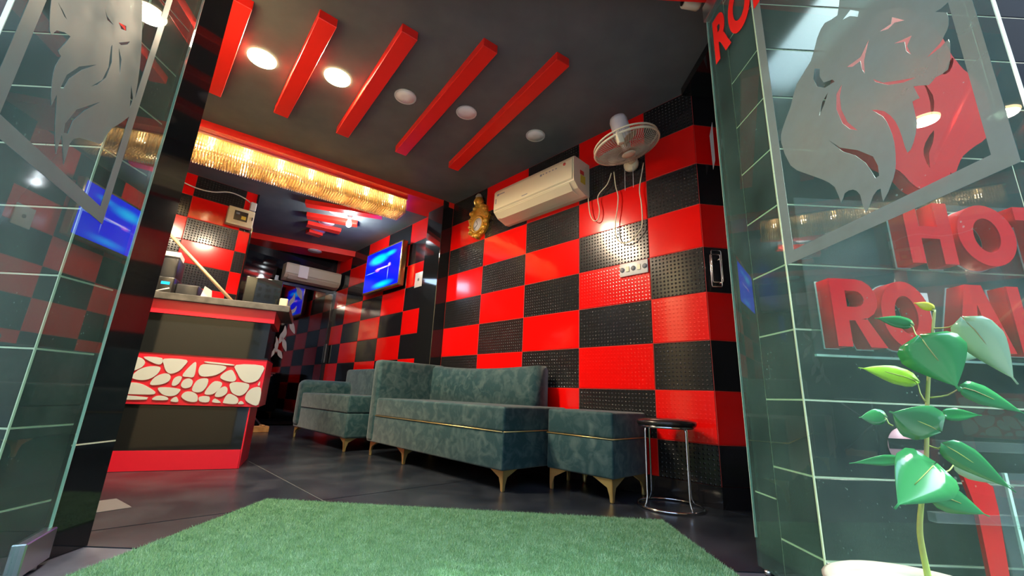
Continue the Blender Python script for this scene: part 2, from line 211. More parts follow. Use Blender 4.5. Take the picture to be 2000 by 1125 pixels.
def glassy(name, tint, dust, dcol, rough=0.0, speck=True):
    m = bpy.data.materials.new(name); m.use_nodes = True; t = m.node_tree; t.nodes.remove(bsdf(m)); out = t.nodes['Material Output']
    tr = nd(m, 'ShaderNodeBsdfTransparent'); tr.inputs[0].default_value = (*tint, 1)
    gl = nd(m, 'ShaderNodeBsdfGlossy'); gl.inputs['Roughness'].default_value = rough; gl.inputs[0].default_value = (1, 1, 1, 1)
    df = nd(m, 'ShaderNodeBsdfDiffuse'); df.inputs[0].default_value = (*dcol, 1)
    fr = nd(m, 'ShaderNodeFresnel'); fr.inputs[0].default_value = 1.5
    m1 = nd(m, 'ShaderNodeMixShader'); m2 = nd(m, 'ShaderNodeMixShader')
    ge = nd(m, 'ShaderNodeNewGeometry'); iv = nd(m, 'ShaderNodeMath', operation='SUBTRACT'); iv.inputs[0].default_value = 1; ln(m, ge.outputs['Backfacing'], iv.inputs[1])
    fm = nd(m, 'ShaderNodeMath', operation='MULTIPLY'); ln(m, fr.outputs[0], fm.inputs[0]); ln(m, iv.outputs[0], fm.inputs[1])   # a thin pane mirrors once, on the side it is met
    ln(m, fm.outputs[0], m1.inputs[0]); ln(m, tr.outputs[0], m1.inputs[1]); ln(m, gl.outputs[0], m1.inputs[2])
    tc = nd(m, 'ShaderNodeTexCoord'); n = nd(m, 'ShaderNodeTexNoise'); n.inputs['Scale'].default_value = 3.5; n.inputs['Detail'].default_value = 6
    ln(m, tc.outputs['Object'], n.inputs['Vector'])
    mr = nd(m, 'ShaderNodeMapRange'); mr.inputs['From Min'].default_value = .3; mr.inputs['From Max'].default_value = .75
    mr.inputs['To Min'].default_value = dust * .4; mr.inputs['To Max'].default_value = dust * 1.5; ln(m, n.outputs['Fac'], mr.inputs[0]); f = mr.outputs[0]
    if speck:
        vo = nd(m, 'ShaderNodeTexVoronoi'); vo.inputs['Scale'].default_value = 55; ln(m, tc.outputs['Object'], vo.inputs['Vector'])
        n2 = nd(m, 'ShaderNodeTexNoise'); n2.inputs['Scale'].default_value = 8; ln(m, tc.outputs['Object'], n2.inputs['Vector'])
        mm = nd(m, 'ShaderNodeMath', operation='MULTIPLY_ADD'); mm.inputs[1].default_value = .55; mm.inputs[2].default_value = -.23; ln(m, n2.outputs['Fac'], mm.inputs[0])
        lt = nd(m, 'ShaderNodeMath', operation='LESS_THAN'); ln(m, vo.outputs['Distance'], lt.inputs[0]); ln(m, mm.outputs[0], lt.inputs[1])
        sc = nd(m, 'ShaderNodeMath', operation='MULTIPLY_ADD'); sc.inputs[1].default_value = .30; ln(m, lt.outputs[0], sc.inputs[0]); ln(m, f, sc.inputs[2]); f = sc.outputs[0]
    ln(m, f, m2.inputs[0]); ln(m, m1.outputs[0], m2.inputs[1]); ln(m, df.outputs[0], m2.inputs[2]); ln(m, m2.outputs[0], out.inputs[0]); return m
GLASS = glassy('dusty green glass', (.80, .94, .89), .070, (.34, .58, .53))
ETCH = glassy('etched frost', (.60, .74, .71), .72, (.19, .255, .245), .5, False)
ACLEAR = glassy('clear acrylic sheet', (.82, .86, .85), .05, (.7, .75, .75), .02, False)
GEDGE = mat('green glass edge', (.62, .80, .66), .15)
CRYS = bpy.data.materials.new('champagne crystal'); CRYS.use_nodes = True; CRYS.node_tree.nodes.remove(bsdf(CRYS))
q1 = nd(CRYS, 'ShaderNodeBsdfTranslucent'); q1.inputs[0].default_value = (.95, .85, .62, 1)
q2 = nd(CRYS, 'ShaderNodeBsdfGlossy'); q2.inputs[0].default_value = (1, .92, .74, 1); q2.inputs['Roughness'].default_value = .12
q3 = nd(CRYS, 'ShaderNodeBsdfTransparent'); q3.inputs[0].default_value = (1, .88, .66, 1)
q4 = nd(CRYS, 'ShaderNodeMixShader'); q4.inputs[0].default_value = .55; ln(CRYS, q1.outputs[0], q4.inputs[1]); ln(CRYS, q2.outputs[0], q4.inputs[2])
q5 = nd(CRYS, 'ShaderNodeMixShader'); q5.inputs[0].default_value = .22; ln(CRYS, q4.outputs[0], q5.inputs[1]); ln(CRYS, q3.outputs[0], q5.inputs[2])
ln(CRYS, q5.outputs[0], CRYS.node_tree.nodes['Material Output'].inputs[0])
FANM = glassy('smoky fan guard', (.80, .76, .66), .62, (.72, .66, .50), .2, False)

# ================================================================== SETTING
# ---- tiled lounge wall (runs at an angle to the street front)
def tile_mesh(cache, w, h, m, t=.008, gap=.004):
    k = (round(w, 3), round(h, 3), m.name)
    if k not in cache:
        a = .0015; b = MB(); w -= gap; h -= gap; c = .002
        vs = [(0, -t, 0), (w, -t, 0), (w, -t, h), (0, -t, h), (0, -.002, 0), (w, -.002, 0), (w, -.002, h), (0, -.002, h), (c, 0, c), (w - c, 0, c), (w - c, 0, h - c), (c, 0, h - c)]
        fs = [(0, 1, 2, 3)] + [(i, (i + 1) % 4, (i + 1) % 4 + 4, i + 4) for i in range(4)] + [(i + 4, (i + 1) % 4 + 4, (i + 1) % 4 + 8, i + 8) for i in range(4)] + [(8, 9, 10, 11)]
        cache[k] = b.add(vs, fs).mesh('tile', m)
    return cache[k]
TC = {}
ROWS = [(CEIL, 2.434)] + [(2.434 - .3 * i, 2.134 - .3 * i) for i in range(7)] + [(.334, .114)]
def checker(parent, cols, u_of=lambda a: a, stud=True, rows=ROWS, flip=0, base=ident()):
    for c, a, b in cols:
        for r, (z1, z0) in enumerate(rows):
            blk = (c + r + flip) % 2 == 0
            rs = random.Random(c * 31 + r)
            m = (BLK_ST if stud else BLK) if blk else (RED_ST if (stud and r > 3 and c < 2) else RED)
            link('tile', tile_mesh(TC, b - a, z1 - z0, m), parent, base @ Matrix.Translation((a + .002, 0, z0 + .002)))
wr = struct(MB().box(-.369, 6.6, -.16, -.003, 0, CEIL).build('wall_right', GROUT_R, None, RM), 'red and black checkered tile wall behind the sofas')
checker(wr, [(0, -.369, 0)] + [(i + 1, .607 * i, .607 * (i + 1) if i < 3 else 2.42) for i in range(4)])
checker(wr, [(5, 2.73, 3.34), (6, 3.34, 3.94), (7, 3.94, 4.55), (8, 4.55, 5.15), (9, 5.15, 5.62)], stud=False)
link('skirting', MB().box(-.369, 5.6, -.0075, .002, 0, .1155).mesh('skirting', BLK), wr)
# short return of the wall beside the doorway, parallel to the street
Rret = Matrix.Translation((1.2426, 2.4795, 0)) @ Matrix.Rotation(math.radians(5), 4, 'Z')
wt = struct(MB().box(0, .172, .004, .16, 0, CEIL).build('wall_return', GROUT_R, None, Rret), 'narrow checkered return of the tiled wall beside the doorway')
fl_ = Matrix.Rotation(math.pi, 4, 'Z')
for r, (z1, z0) in enumerate(ROWS):
    m = BLK if r % 2 == 0 else RED
    link('tile', tile_mesh(TC, .172, z1 - z0, m), wt, Matrix.Translation((.170, .001, z0 + .002)) @ fl_)
link('skirting', MB().box(0, .172, -.002, .0085, 0, .1155).mesh('skirting', BLK), wt)
struct(MB().box(1.416, 1.60, 1.655, 2.66, 0, CEIL).build('wall_side', BLACKG), 'polished black wall between doorway and tiled return')
# pillar between the two tiled bays
pl_ = struct(MB().bevel(2.42, 2.73, .001, .14, 0, CEIL - .001, .004, 1).build('wall_pillar', BLACKG, None, RM), 'polished black pillar between the two tiled bays')
# cross wall behind the counter
cwM = at(4.0, 0, 0, 0)
cw = struct(MB().box(.003, .15, 1.67, 3.05, 0, CEIL).build('wall_cross', GROUT_R, None, cwM), 'checkered cross wall behind the reception counter')
crow = [(CEIL, 2.48), (2.48, 2.235), (2.235, 1.99), (1.99, 1.75), (1.75, 1.51), (1.51, 1.27), (1.27, 1.03), (1.03, .79), (.79, .55), (.55, .31), (.31, .07)]
crot = Matrix.Rotation(math.radians(90), 4, 'Z')
for c, (a, b) in enumerate([(1.67, 1.78), (1.78, 2.25), (2.25, 2.72), (2.72, 3.05)]):
    for r, (z1, z0) in enumerate(crow):
        m = BLK_ST if (c + r) % 2 else RED
        link('tile', tile_mesh(TC, b - a, z1 - z0, m), cw, Matrix.Translation((0, a + .002, z0 + .002)) @ crot)
struct(MB().box(-.01, .16, 1.655, 1.668, 0, CEIL).build('trim_1', BLACKG, None, cwM), 'black end trim of the cross wall')
# back and left walls
struct(MB().box(5.75, 5.9, -.16, 3.2, 0, CEIL).build('wall_back', BLACKG, None, RM), 'polished black back wall of the lounge')
struct(MB().box(1.3, 5.9, 3.05, 3.2, 0, CEIL).build('wall_left', BLACKG, None, RM), 'black left wall of the lounge behind the counter')
# floor: stone slabs with joints, clipped at the street threshold
fb = MB().box(-4.2, 2.6, 1.62, 7.6, -.08, -.004).build('floor', JOINT); struct(fb, 'dark stone floor of the lounge')
def clipped_slab(u0, u1, v0, v1):
    b = bmesh.new(); g = .0045
    vs = [b.verts.new(wp(u, v, z)) for z in (-.02, 0) for u, v in ((u0 + g, v0 + g), (u1 - g, v0 + g), (u1 - g, v1 - g), (u0 + g, v1 - g))]
    for f in [(3, 2, 1, 0), (4, 5, 6, 7), (0, 1, 5, 4), (1, 2, 6, 5), (2, 3, 7, 6), (3, 0, 4, 7)]: b.faces.new([vs[i] for i in f])
    r = bmesh.ops.bisect_plane(b, geom=b.verts[:] + b.edges[:] + b.faces[:], plane_co=(0, 1.622, 0), plane_no=(0, -1, 0), clear_outer=True)
    bmesh.ops.holes_fill(b, edges=[e for e in b.edges if e.is_boundary])
    if not b.faces: b.free(); return
    m = bpy.data.meshes.new('slab'); b.to_mesh(m); b.free(); m.materials.append(FLOORM); link('slab', m, fb)
for u0, u1 in ((-2.6, -1.0), (-1.0, 1.0), (1.0, 3.0), (3.0, 5.9)):
    for v0, v1 in ((-1.6, 0), (0, 1.64), (1.64, 3.3)): clipped_slab(u0, u1, v0, v1)
struct(MB().box(-14, 14, -14, 1.617, -.3, -.003).build('floor_pavement', PAVE), 'grey stone pavement outside the entrance')
# ceiling, header, beams, bars
struct(MB().box(-4.2, 2.6, 1.64, 7.6, CEIL, CEIL + .12).build('ceiling', CEILM), 'charcoal painted ceiling of the lounge')
struct(MB().box(-3.2, 3.2, 1.40, 1.655, 2.53, 3.3).build('trim_header', REDP), 'red header beam over the glass doors')
struct(MB().box(1.17, 1.415, 1.66, 2.47, 2.66, CEIL - .001).build('trim_soffit', BLACKG), 'black soffit strip beside the right jamb')
def bar(n, a, b, w, z0, label):
    A = wp(a[0], a[1], 0); B = wp(b[0], b[1], 0); d = B - A; L = d.length; M = Matrix.Translation(A) @ Matrix.Rotation(math.atan2(d.y, d.x), 4, 'Z')
    return struct(MB().bevel(0, L, -w / 2, w / 2, z0, CEIL + .01, .003, 1).build('trim_%d' % n, REDP, None, M), label)
fb_ = ['leftmost', 'second from the left', 'middle', 'second from the right', 'rightmost']
for i, (a, b) in enumerate([((1.174, 2.442), (2.219, 2.407)), ((.931, 2.049), (2.103, 1.968)), ((.653, 1.660), (1.992, 1.513)), ((.367, 1.252), (1.863, 1.025)), ((.100, .857), (1.711, .538))]):
    bar(10 + i, a, b, .105, 2.66, '%s of the five long red ceiling bars' % fb_[i])
for i, (a, b) in enumerate([((3.74, 1.22), (3.36, .42)), ((4.11, 1.08), (3.86, .52)), ((4.40, .98), (4.32, .56)), ((4.67, .88), (4.68, .69))]):
    bar(20 + i, a, b, .13, 2.67, 'short red ceiling bar in the rear lounge, number %s from the chandelier' % ['one', 'two', 'three', 'four'][i])
def beam(n, p0, p1, w, z0, label):
    b = MB(); M = RM
    q = [(p0[0], p0[1]), (p1[0], p1[1]), (p1[0] + w, p1[1]), (p0[0] + w, p0[1])]
    vs = [(u, v, z) for z in (z0, CEIL + .005) for u, v in q]
    b.add(vs, [(0, 1, 2, 3), (7, 6, 5, 4), (0, 4, 5, 1), (1, 5, 6, 2), (2, 6, 7, 3), (3, 7, 4, 0)])
    return struct(b.build('trim_%d' % n, REDP, None, M), label)
beam(30, (2.41, .002), (2.86, 3.04), .43, 2.655, 'wide red ceiling beam carrying the crystal chandelier')
beam(31, (5.05, .002), (5.6, 1.95), .42, 2.63, 'red ceiling beam in front of the rear doorway')
struct(MB().box(-3.6, 2.0, -.30, 1.40, 3.22, 3.34).build('ceiling_canopy_added', mat('cream canopy lining', (.55, .50, .38), .6)), 'unseen cream lined canopy added over the street entrance')  # unseen canopy, added and sized so the column tiles mirror it, not sky
# ---- street front columns with black tiles and cream joints
def column(name, x0, x1, y0, y1, zrow, pitch, cornerx, label):
    c = struct(MB().box(x0 + .003, x1 - .003, y0 + .003, y1 - .001, 0, 3.3).build(name, GROUT_C), label)
    zs = [0.0] + [zrow + pitch * i for i in range(-1, 15) if .02 < zrow + pitch * i < 3.3] + [3.3]
    fr = Matrix.Rotation(math.pi, 4, 'Z')
    W_ = .9
    for z0, z1 in zip(zs[:-1], zs[1:]):
        # front face (towards the street)
        x = x0 if cornerx == x0 else x1; sgn = 1 if cornerx == x0 else -1; k = 0
        while k < 2:
            a = x + sgn * W_ * k; b = a + sgn * W_; lo, hi = max(min(a, b), x0), min(max(a, b), x1); k += 1
            if hi - lo < .02: continue
            link('tile', tile_mesh(TC, hi - lo, z1 - z0, COLT, gap=.006), c, Matrix.Translation((hi - .002, y0, z0 + .002)) @ fr)
        # face along the doorway
        if cornerx == x0: M = Matrix.Translation((x0, y0 + .002, z0 + .002)) @ Matrix.Rotation(math.pi / 2, 4, 'Z'); w = .20
        else: M = Matrix.Translation((x1, y0 + .19, z0 + .002)) @ Matrix.Rotation(-math.pi / 2, 4, 'Z'); w = .19
        link('tile', tile_mesh(TC, w, z1 - z0, COLT, gap=.006), c, M)
    cx = x0 - .0006 if cornerx == x0 else x1 + .0006
    link('corner_joint', MB().box(cx - .0016, cx + .0016, y0 - .0006, y0 + .005, 0, 3.3).mesh('corner_joint', GROUT_C), c)
    xa, xb = (x0, x0 + .01) if cornerx == x0 else (x1 - .01, x1)
    link('jamb_slab', MB().box(xa, xb, y0 + (.20 if cornerx == x0 else .19), y1, 0, 3.3).mesh('jamb_slab', BLACKG), c)
    zj = .25 if cornerx == x0 else .335
    link('slab_joint', MB().box(xa - .0004, xb + .0004, y0 + .20, y1, zj, zj + .005).mesh('slab_joint', GROUT_C), c)
    return c
column('wall_front_right', .95, 2.9, 1.33, 1.65, .133, .2245, .95, 'black tiled street column on the right with cream joints')
column('wall_front_left', -3.6, -1.39, 1.27, 1.63, .405, .226, -1.39, 'black tiled street column on the left with cream joints')

# ---- glass doors, both standing open
def font_mesh(ch, size, depth, m, off=.0):
    c = bpy.data.curves.new('t', 'FONT'); c.body = ch; c.size = size; c.extrude = depth / 2; c.offset = off
    me = to_mesh(c); me.materials.append(m); return me
REDV = mat('red vinyl', (.85, .01, .006), .35)
def glass_door(name, M, label, etch, frame, text=None, sgn=1, wd=1.0):
    d = struct(MB().box(0, wd, -.004, .004, .012, 2.49).build(name, GLASS, None, M), label)
    link('glass_edge', MB().box(-.002, 0, -.004, .004, .10, 2.40).mesh('glass_edge', GEDGE), d)
    link('glass_edge', MB().box(wd, wd + .002, -.004, .004, .012, 2.49).mesh('glass_edge', GEDGE), d)
    for z0, z1 in (((.012, .10), (2.40, 2.495)) if sgn > 0 else ((2.40, 2.495),)):
        p_ = link('patch_fitting', MB().bevel(-.006, .165, -.017, .017, z0, z1, .003, 1).mesh('patch_fitting', STEEL), d)
    link('pivot', MB().lathe([(.012, 0), (.012, .013)], 12, Matrix.Translation((.05, 0, 0))).mesh('pivot', STEEL), d)
    y = .0046 * sgn
    me = shape2d([q if i else smoothpoly(q, 2) for i, q in enumerate(etch)], .0006); me.materials.append(ETCH); link('etched_lion', me, d, Matrix.Translation((0, y, 0)))
    s0, s1, z0, z1, w = frame
    me = shape2d([[(s0, z0), (s1, z0), (s1, z1), (s0, z1)], [(s0 + w, z0 + w), (s1 - w, z0 + w), (s1 - w, z1 - w), (s0 + w, z1 - w)]], .0006)
    me.materials.append(ETCH); link('etched_border', me, d, Matrix.Translation((0, y, 0)))
    if text:
        for i, ch in enumerate(text):
            link('letter', font_mesh(ch, .31, .0008, REDV, .014), d, Matrix.Translation((.042 + .128 * i, y * 1.2, 2.115)) @ Matrix.Scale(.62, 4, (1, 0, 0)))
    return d
Mr = Matrix.Translation((.95 - .012, 1.65, 0)) @ Matrix.Rotation(-math.radians(88.5), 4, 'Z')
glass_door('door_1', Mr, 'right glass door standing open with etched lion and red lettering', ETCH_R, (.332, .974, 1.021, 2.2, .040), 'ROYAL', -1)
Ml = Matrix.Translation((-1.378, 1.466, 0)) @ Matrix.Rotation(-math.radians(64.7), 4, 'Z')
glass_door('door_2', Ml, 'left glass door standing open with etched lion', ETCH_L, (.272, .846, 1.013, 2.2, .042), None, 1, .875)

# ================================================================== FURNITURE
def leg_bracket(M, h=.125, m=None):
    b = MB(); w = .135; t = .006
    prof = [(0, h), (w, h), (w * .72, h * .86), (.036, h * .62), (.022, h * .3), (.018, .004), (.004, .004), (0, h * .3)]
    b.prism(prof, 0, t, M); b.prism(prof, 0, t, M @ Matrix(((0, 1, 0, 0), (1, 0, 0, 0), (0, 0, 1, 0), (0, 0, 0, 1))))
    b.lathe([(.009, 0), (.011, .01), (.010, h * .8)], 10, M @ Matrix.Translation((.011, .011, 0)))
    return b
def add_legs(t, x0, x1, y0, y1, extra=()):
    for x, y, sx, sy in [(x0, y0, 1, 1), (x1, y0, -1, 1), (x1, y1, -1, -1), (x0, y1, 1, -1)] + list(extra):
        leg_bracket(Matrix.Translation((x, y, 0)) @ Matrix.Diagonal((sx, sy, 1, 1))).build('leg', GOLD, t)
# main sofa
u0, u1 = .60, 2.36
t = thing('sofa', 'long teal velvet sofa with tall end arm against the checkered wall', 'sofa', at(u0, .03))
L = u1 - u0
MB().bevel(0, L, .02, .735, .12, .342, .012, 3).build('base', VEL, t)
MB().bevel(.0, L - .11, .12, .737, .341, .492, .018, 4).build('seat_cushion', VEL, t)
def curved_back():
    b = MB(); vs = []; fs = []; n = 14
    for i in range(n + 1):
        k = i / n; x = .26 + (L - .26) * k; top = .795 - .02 * math.sin(math.pi * k) + .035 * k * k; y1 = .17 - .015 * math.sin(math.pi * k)
        for y, z in ((.03, .33), (.19, .33), (y1 + .01, top - .03), (y1 - .02, top), (.06, top), (.03, top - .03)): vs.append((x, y, z))
    for i in range(n):
        for j in range(6): a = i * 6 + j; c = i * 6 + (j + 1) % 6; fs.append((a, c, c + 6, a + 6))
    fs.append(tuple(range(6))); fs.append(tuple(range(n * 6, n * 6 + 6)))
    return b.add(vs, fs, True)
curved_back().build('backrest', VEL, t)
MB().bevel(L - .115, L + .005, .03, .745, .125, .83, .03, 4).build('arm', VEL, t)
pz = .342
pp = MB(); pp.tube([(0.01, .738, pz), (L - .115, .738, pz)], .0035, 6); pp.tube([(-.001, .05, pz), (-.001, .735, pz)], .0035, 6); pp.build('piping', GOLD, t)
add_legs(t, .02, L - .02, .05, .705, [(L / 2 + .28, .705, 1, -1)])
# ottoman
t = thing('ottoman', 'square teal velvet ottoman with gold line between sofa and chrome stool', 'ottoman', at(.055, .025))
MB().bevel(0, .49, 0, .40, .125, .338, .012, 3).build('base', VEL, t)
MB().bevel(0, .49, 0, .40, .337, .488, .018, 4).build('seat_cushion', VEL, t)
MB().tube([(-.001, 0, .338), (-.001, .401, .338), (.491, .401, .338), (.491, 0, .338)], .0035, 6).build('piping', GOLD, t)
add_legs(t, .015, .475, .015, .385)
# second sofa
t = thing('sofa', 'smaller dark teal sofa with rounded far arm beyond the long sofa', 'sofa', at(2.60, .08)); L2 = 1.42
MB().bevel(0, L2, .10, .78, .115, .34, .02, 3).build('base', VEL, t)
MB().bevel(.0, L2 - .16, .2, .782, .338, .50, .016, 4).build('seat_cushion', VEL, t)
MB().bevel(0, L2, .06, .24, .12, .80, .035, 4).build('backrest', VEL, t)
MB().bevel(L2 - .2, L2 + .01, .08, .80, .12, .645, .07, 5).build('arm', VEL, t)
add_legs(t, .02, L2 - .03, .12, .765)
# stool
t = thing('stool', 'round black topped stool with chrome wire legs', 'stool', Matrix.Translation((.955, 2.497, 0)))
MB().lathe([(.13, .425), (.158, .43), (.164, .442), (.160, .456), (.12, .466), (.04, .469)], 32).build('seat', BLACKP, t)
MB().tube([(.150 * math.cos(a), .150 * math.sin(a), .424) for a in [i * math.pi / 16 for i in range(32)]], .007, 8, None, True).build('seat_ring', CHROME, t)
MB().tube([(.172 * math.cos(a), .172 * math.sin(a), .009) for a in [i * math.pi / 16 for i in range(32)]], .006, 8, None, True).build('foot_ring', CHROME, t)
for k in range(4):
    a = math.radians(20 + 90 * k); c, s_ = math.cos(a), math.sin(a)
    MB().tube([(.142 * c, .142 * s_, .424), (.150 * c, .150 * s_, .40), (.150 * c, .150 * s_, .06), (.158 * c, .158 * s_, .03), (.171 * c, .171 * s_, .01)], .0058, 8).build('leg', CHROME, t)
# turf mat with real pile
t = thing('turf_mat', 'green artificial grass mat in the open doorway', 'mat', Matrix.Translation((0, 1.5, 0)))
Q = [(-1.225, 1.15 - 1.5), (.825, 1.15 - 1.5), (.80, 2.20 - 1.5), (-1.145, 2.30 - 1.5)]
MB().add([(x, y, z) for z in (.001, .008) for x, y in Q], [(3, 2, 1, 0), (4, 5, 6, 7), (0, 1, 5, 4), (1, 2, 6, 5), (2, 3, 7, 6), (3, 0, 4, 7)]).build('backing', GRASSB, t)
vs = []; fs = []
NB = 130000
for i in range(NB):
    a = random.random(); b = random.random()
    b = 1 - b
    x0 = Q[0][0] * (1 - b) + Q[3][0] * b; x1 = Q[1][0] * (1 - b) + Q[2][0] * b; y0 = Q[0][1] * (1 - b) + Q[3][1] * b; y1 = Q[1][1] * (1 - b) + Q[2][1] * b
    x = x0 + (x1 - x0) * a; y = y0 + (y1 - y0) * a; h = random.uniform(.006, .013); g = random.uniform(0, 6.283); w = .0012
    lx, ly = random.gauss(0, .004), random.gauss(0, .004); k = len(vs)
    vs += [(x - w * math.cos(g), y - w * math.sin(g), .006), (x + w * math.cos(g), y + w * math.sin(g), .006), (x + lx, y + ly, .006 + h)]; fs.append((k, k + 1, k + 2))
m = bpy.data.meshes.new('turf_pile'); m.from_pydata(vs, [], fs); m.materials.append(GRASS); pile = link('turf_pile', m, t); pile['kind'] = 'stuff'

# ---- reception counter
CA = math.atan2(.407, .914); CM = Matrix.Translation((-2.408, 2.792, 0)) @ Matrix.Rotation(CA, 4, 'Z')    # local x along front, y backwards
t = thing('reception_counter', 'black reception counter with red bands and pebble patterned panel', 'counter', CM)
X0 = -.55
MB().box(X0, .70, .012, .52, .122, .40).build('lower_body', CBLK, t)
MB().box(X0, .70, .004, .52, .002, .122).build('toe_band', CRED, t)
MB().box(.70, .708, .012, .50, .002, .40).build('side_strip', CRED, t)
MB().box(X0, .735, .008, .52, .745, 1.0).build('upper_body', CBLK, t)
MB().box(X0, .757, .0, .52, .735, .745).build('ledge', CBLK, t)
pn = MB().box(X0, .757, .004, .52, .405, .735).build('pebble_panel', CPAN, t)
for s_ in STONES:
    me = shape2d([smoothpoly(s_, 3)], .006); me.materials.append(STONEW); link('pebble', me, pn, Matrix.Translation((0, .0025, 0)))
MB().box(X0, .757, -.012, .52, 1.0, 1.092).build('upper_band', CRED, t)
MB().bevel(X0, .845, -.04, .62, 1.092, 1.140, .004, 1).build('counter_top', CTOP, t)
# things on the counter
def onc(x, y, z=1.1405, rz=0): return CM @ Matrix.Translation((x, y, z)) @ Matrix.Rotation(rz, 4, 'Z')
t = thing('printer', 'black printer with blue light and white paper in its tray', 'printer', onc(-.035, .34))
MB().bevel(-.085, .085, -.12, .12, .001, .16, .01, 2).build('body', BLACKP, t)
MB().bevel(-.08, .065, -.06, .12, .16, .32, .012, 2).build('tray_cover', DARKG, t)
MB().box(-.065, .06, -.1, .02, .322, .36, Matrix.Rotation(math.radians(-10), 4, 'X')).build('paper_stack', PAPER, t)
MB().box(.01, .06, -.123, -.119, .10, .12).build('light_strip', BLUE, t)
MB().box(-.075, -.045, -.123, -.119, .13, .155).build('button', WHITE, t)
t = thing('monitor', 'black computer monitor at the right end of the counter', 'monitor', onc(.60, .30, rz=.12))
MB().bevel(-.12, .14, -.012, .02, .04, .26, .006, 2).build('screen_case', CBLK, t)
MB().box(-.02, .03, .02, .06, .006, .12).build('neck', BLACKP, t)
MB().bevel(-.08, .09, -.04, .11, .001, .012, .004, 1).build('foot', BLACKP, t)
t = thing('barrier_rod', 'slanting pale wooden rod with upright post on the counter', 'rod', onc(.16, .2))
MB().tube([(-.23, 0, .50), (.27, 0, .03)], .012, 8).build('rod', mat('varnished rod', (.62, .42, .24), .25), t)
MB().box(-.24, -.21, -.01, .01, .001, .50).build('post', STEEL, t)
tag(MB().prism([(0, 0), (.085, .0), (.07, .10), (.02, .13)], -.002, .002).build('note_paper', PAPER, None, onc(.21, .26)), 'white paper sheet standing on the counter under the rod', 'paper')
tag(MB().bevel(-.07, .07, -.08, .08, 0.001, .13, .01, 2).build('telephone_box', DARKG, None, onc(.12, .36)), 'dark grey box beside the printer on the counter', 'box')
tag(MB().tube([(0, 0, .006), (.09, -.03, .035)], .005, 8).build('pen', WHITE, None, onc(.0, .03)), 'white pen lying at the front of the counter top', 'pen')
tag(MB().bevel(-.03, .03, -.02, .02, 0.001, .10, .006, 1).build('card_box', CREAM2, None, onc(.775, .24)), 'small beige box at the far right end of the counter', 'box')

# ---- meter box on cross wall, its cable
t = thing('meter_box', 'ivory meter box with dark display on the cross wall', 'box', at(3.995, 1.80, 2.26))
MB().bevel(-.09, 0, -.125, .13, 0, .205, .01, 2).build('case', CREAM, t)
sc = MB().box(-.094, -.0905, -.06, .07, .055, .165).build('display', BLACKP, t)
MB().box(-.0955, -.0943, -.045, .0, .075, .115).build('digits', YEL, sc); MB().box(-.0955, -.0943, .02, .055, .125, .145).build('digits', GREYS, sc)
MB().box(-.094, -.0905, -.11, -.10, .09, .13).build('latch', DARKG, t)
tag(MB().bevel(-.05, 0, -.03, .03, 0, .10, .006, 1).build('junction_box', WHITE, None, at(3.993, 1.70, 2.49)), 'small white junction box above the meter box', 'box')
cp = curve3([wp(3.97, 2.42, 2.60), wp(3.97, 2.25, 2.565), wp(3.97, 2.1, 2.575), wp(3.97, 1.95, 2.63), wp(3.97, 1.82, 2.62), wp(3.97, 1.72, 2.575)])
tag(MB().tube(cp, .006, 6).build('cable', WHITE), 'white cable sagging across the cross wall', 'cable')

# ---- split air conditioner on the tiled wall
def aircon(label, M, L, H, D, m, extra=True):
    t = thing('air_conditioner', label, 'air conditioner', M)     # local x along, y out of wall, z up from the bottom
    prof = [(0.0, 0.0), (.05, -.005), (D * .72, .028), (D * .97, .075), (D, .10), (D * .985, H * .93), (D * .93, H), (0, H)]
    MB().prism([(y, z) for y, z in prof], 0, L, Matrix(((0, 1, 0, 0), (1, 0, 0, 0), (0, 0, 1, 0), (0, 0, 0, 1)))).build('body', m, t)
    MB().prism([(D * .985 + .001, .085), (D + .008, .095), (D * .99 + .008, H * .9), (D * .93, H + .004), (D * .9, H + .002)], .012, L - .012, Matrix(((0, 1, 0, 0), (1, 0, 0, 0), (0, 0, 1, 0), (0, 0, 0, 1)))).build('front_panel', m, t)
    MB().add([(.09, D * .3, .0065 - .004), (L - .06, D * .3, .0065 - .004), (L - .06, D * .36, .006), (.09, D * .36, .006)], [(0, 1, 2, 3)]).build('outlet_slot', DARKG, t)
    MB().prism([(D * .40, .004), (D * .74, .022), (D * .96, .070), (D * .965, .064), (D * .75, .014), (D * .40, -.002)], .05, L - .05, Matrix(((0, 1, 0, 0), (1, 0, 0, 0), (0, 0, 1, 0), (0, 0, 0, 1)))).build('louver', m, t)
    return t
t = aircon('ivory split air conditioner on the checkered wall beside the fan', at(.50, .002, 2.165), .95, .295, .215, CREAM)
y_ = .225
MB().lathe([(.014, 0), (.014, .002)], 16, Matrix.Translation((.09, y_ - .004, .245)) @ Matrix.Rotation(-math.pi / 2, 4, 'X')).build('round_badge', REDS, t)
for k in range(5): MB().box(.17 + .035 * k, .185 + .035 * k, y_ - .006, y_ - .002, .234, .242).build('printed_mark', GREYS, t)
MB().box(.335, .355, y_ - .006, y_ - .002, .228, .246).build('printed_mark', GREYS, t)
MB().box(.50, .57, y_ - .006, y_ - .001, .115, .122).build('printed_mark', GREYS, t)
for a in ((.875, .90, .225, .245), (.80, .87, .232, .24), (.91, .92, .15, .20)): MB().box(a[0], a[1], y_ - .006, y_ - .0015, a[2], a[3]).build('printed_mark', GREYS, t)
MB().box(-.002, 0, .06, .125, .09, .16).build('energy_label', YEL, t); MB().box(-.002, 0, .08, .13, .165, .20).build('energy_label', REDS, t)
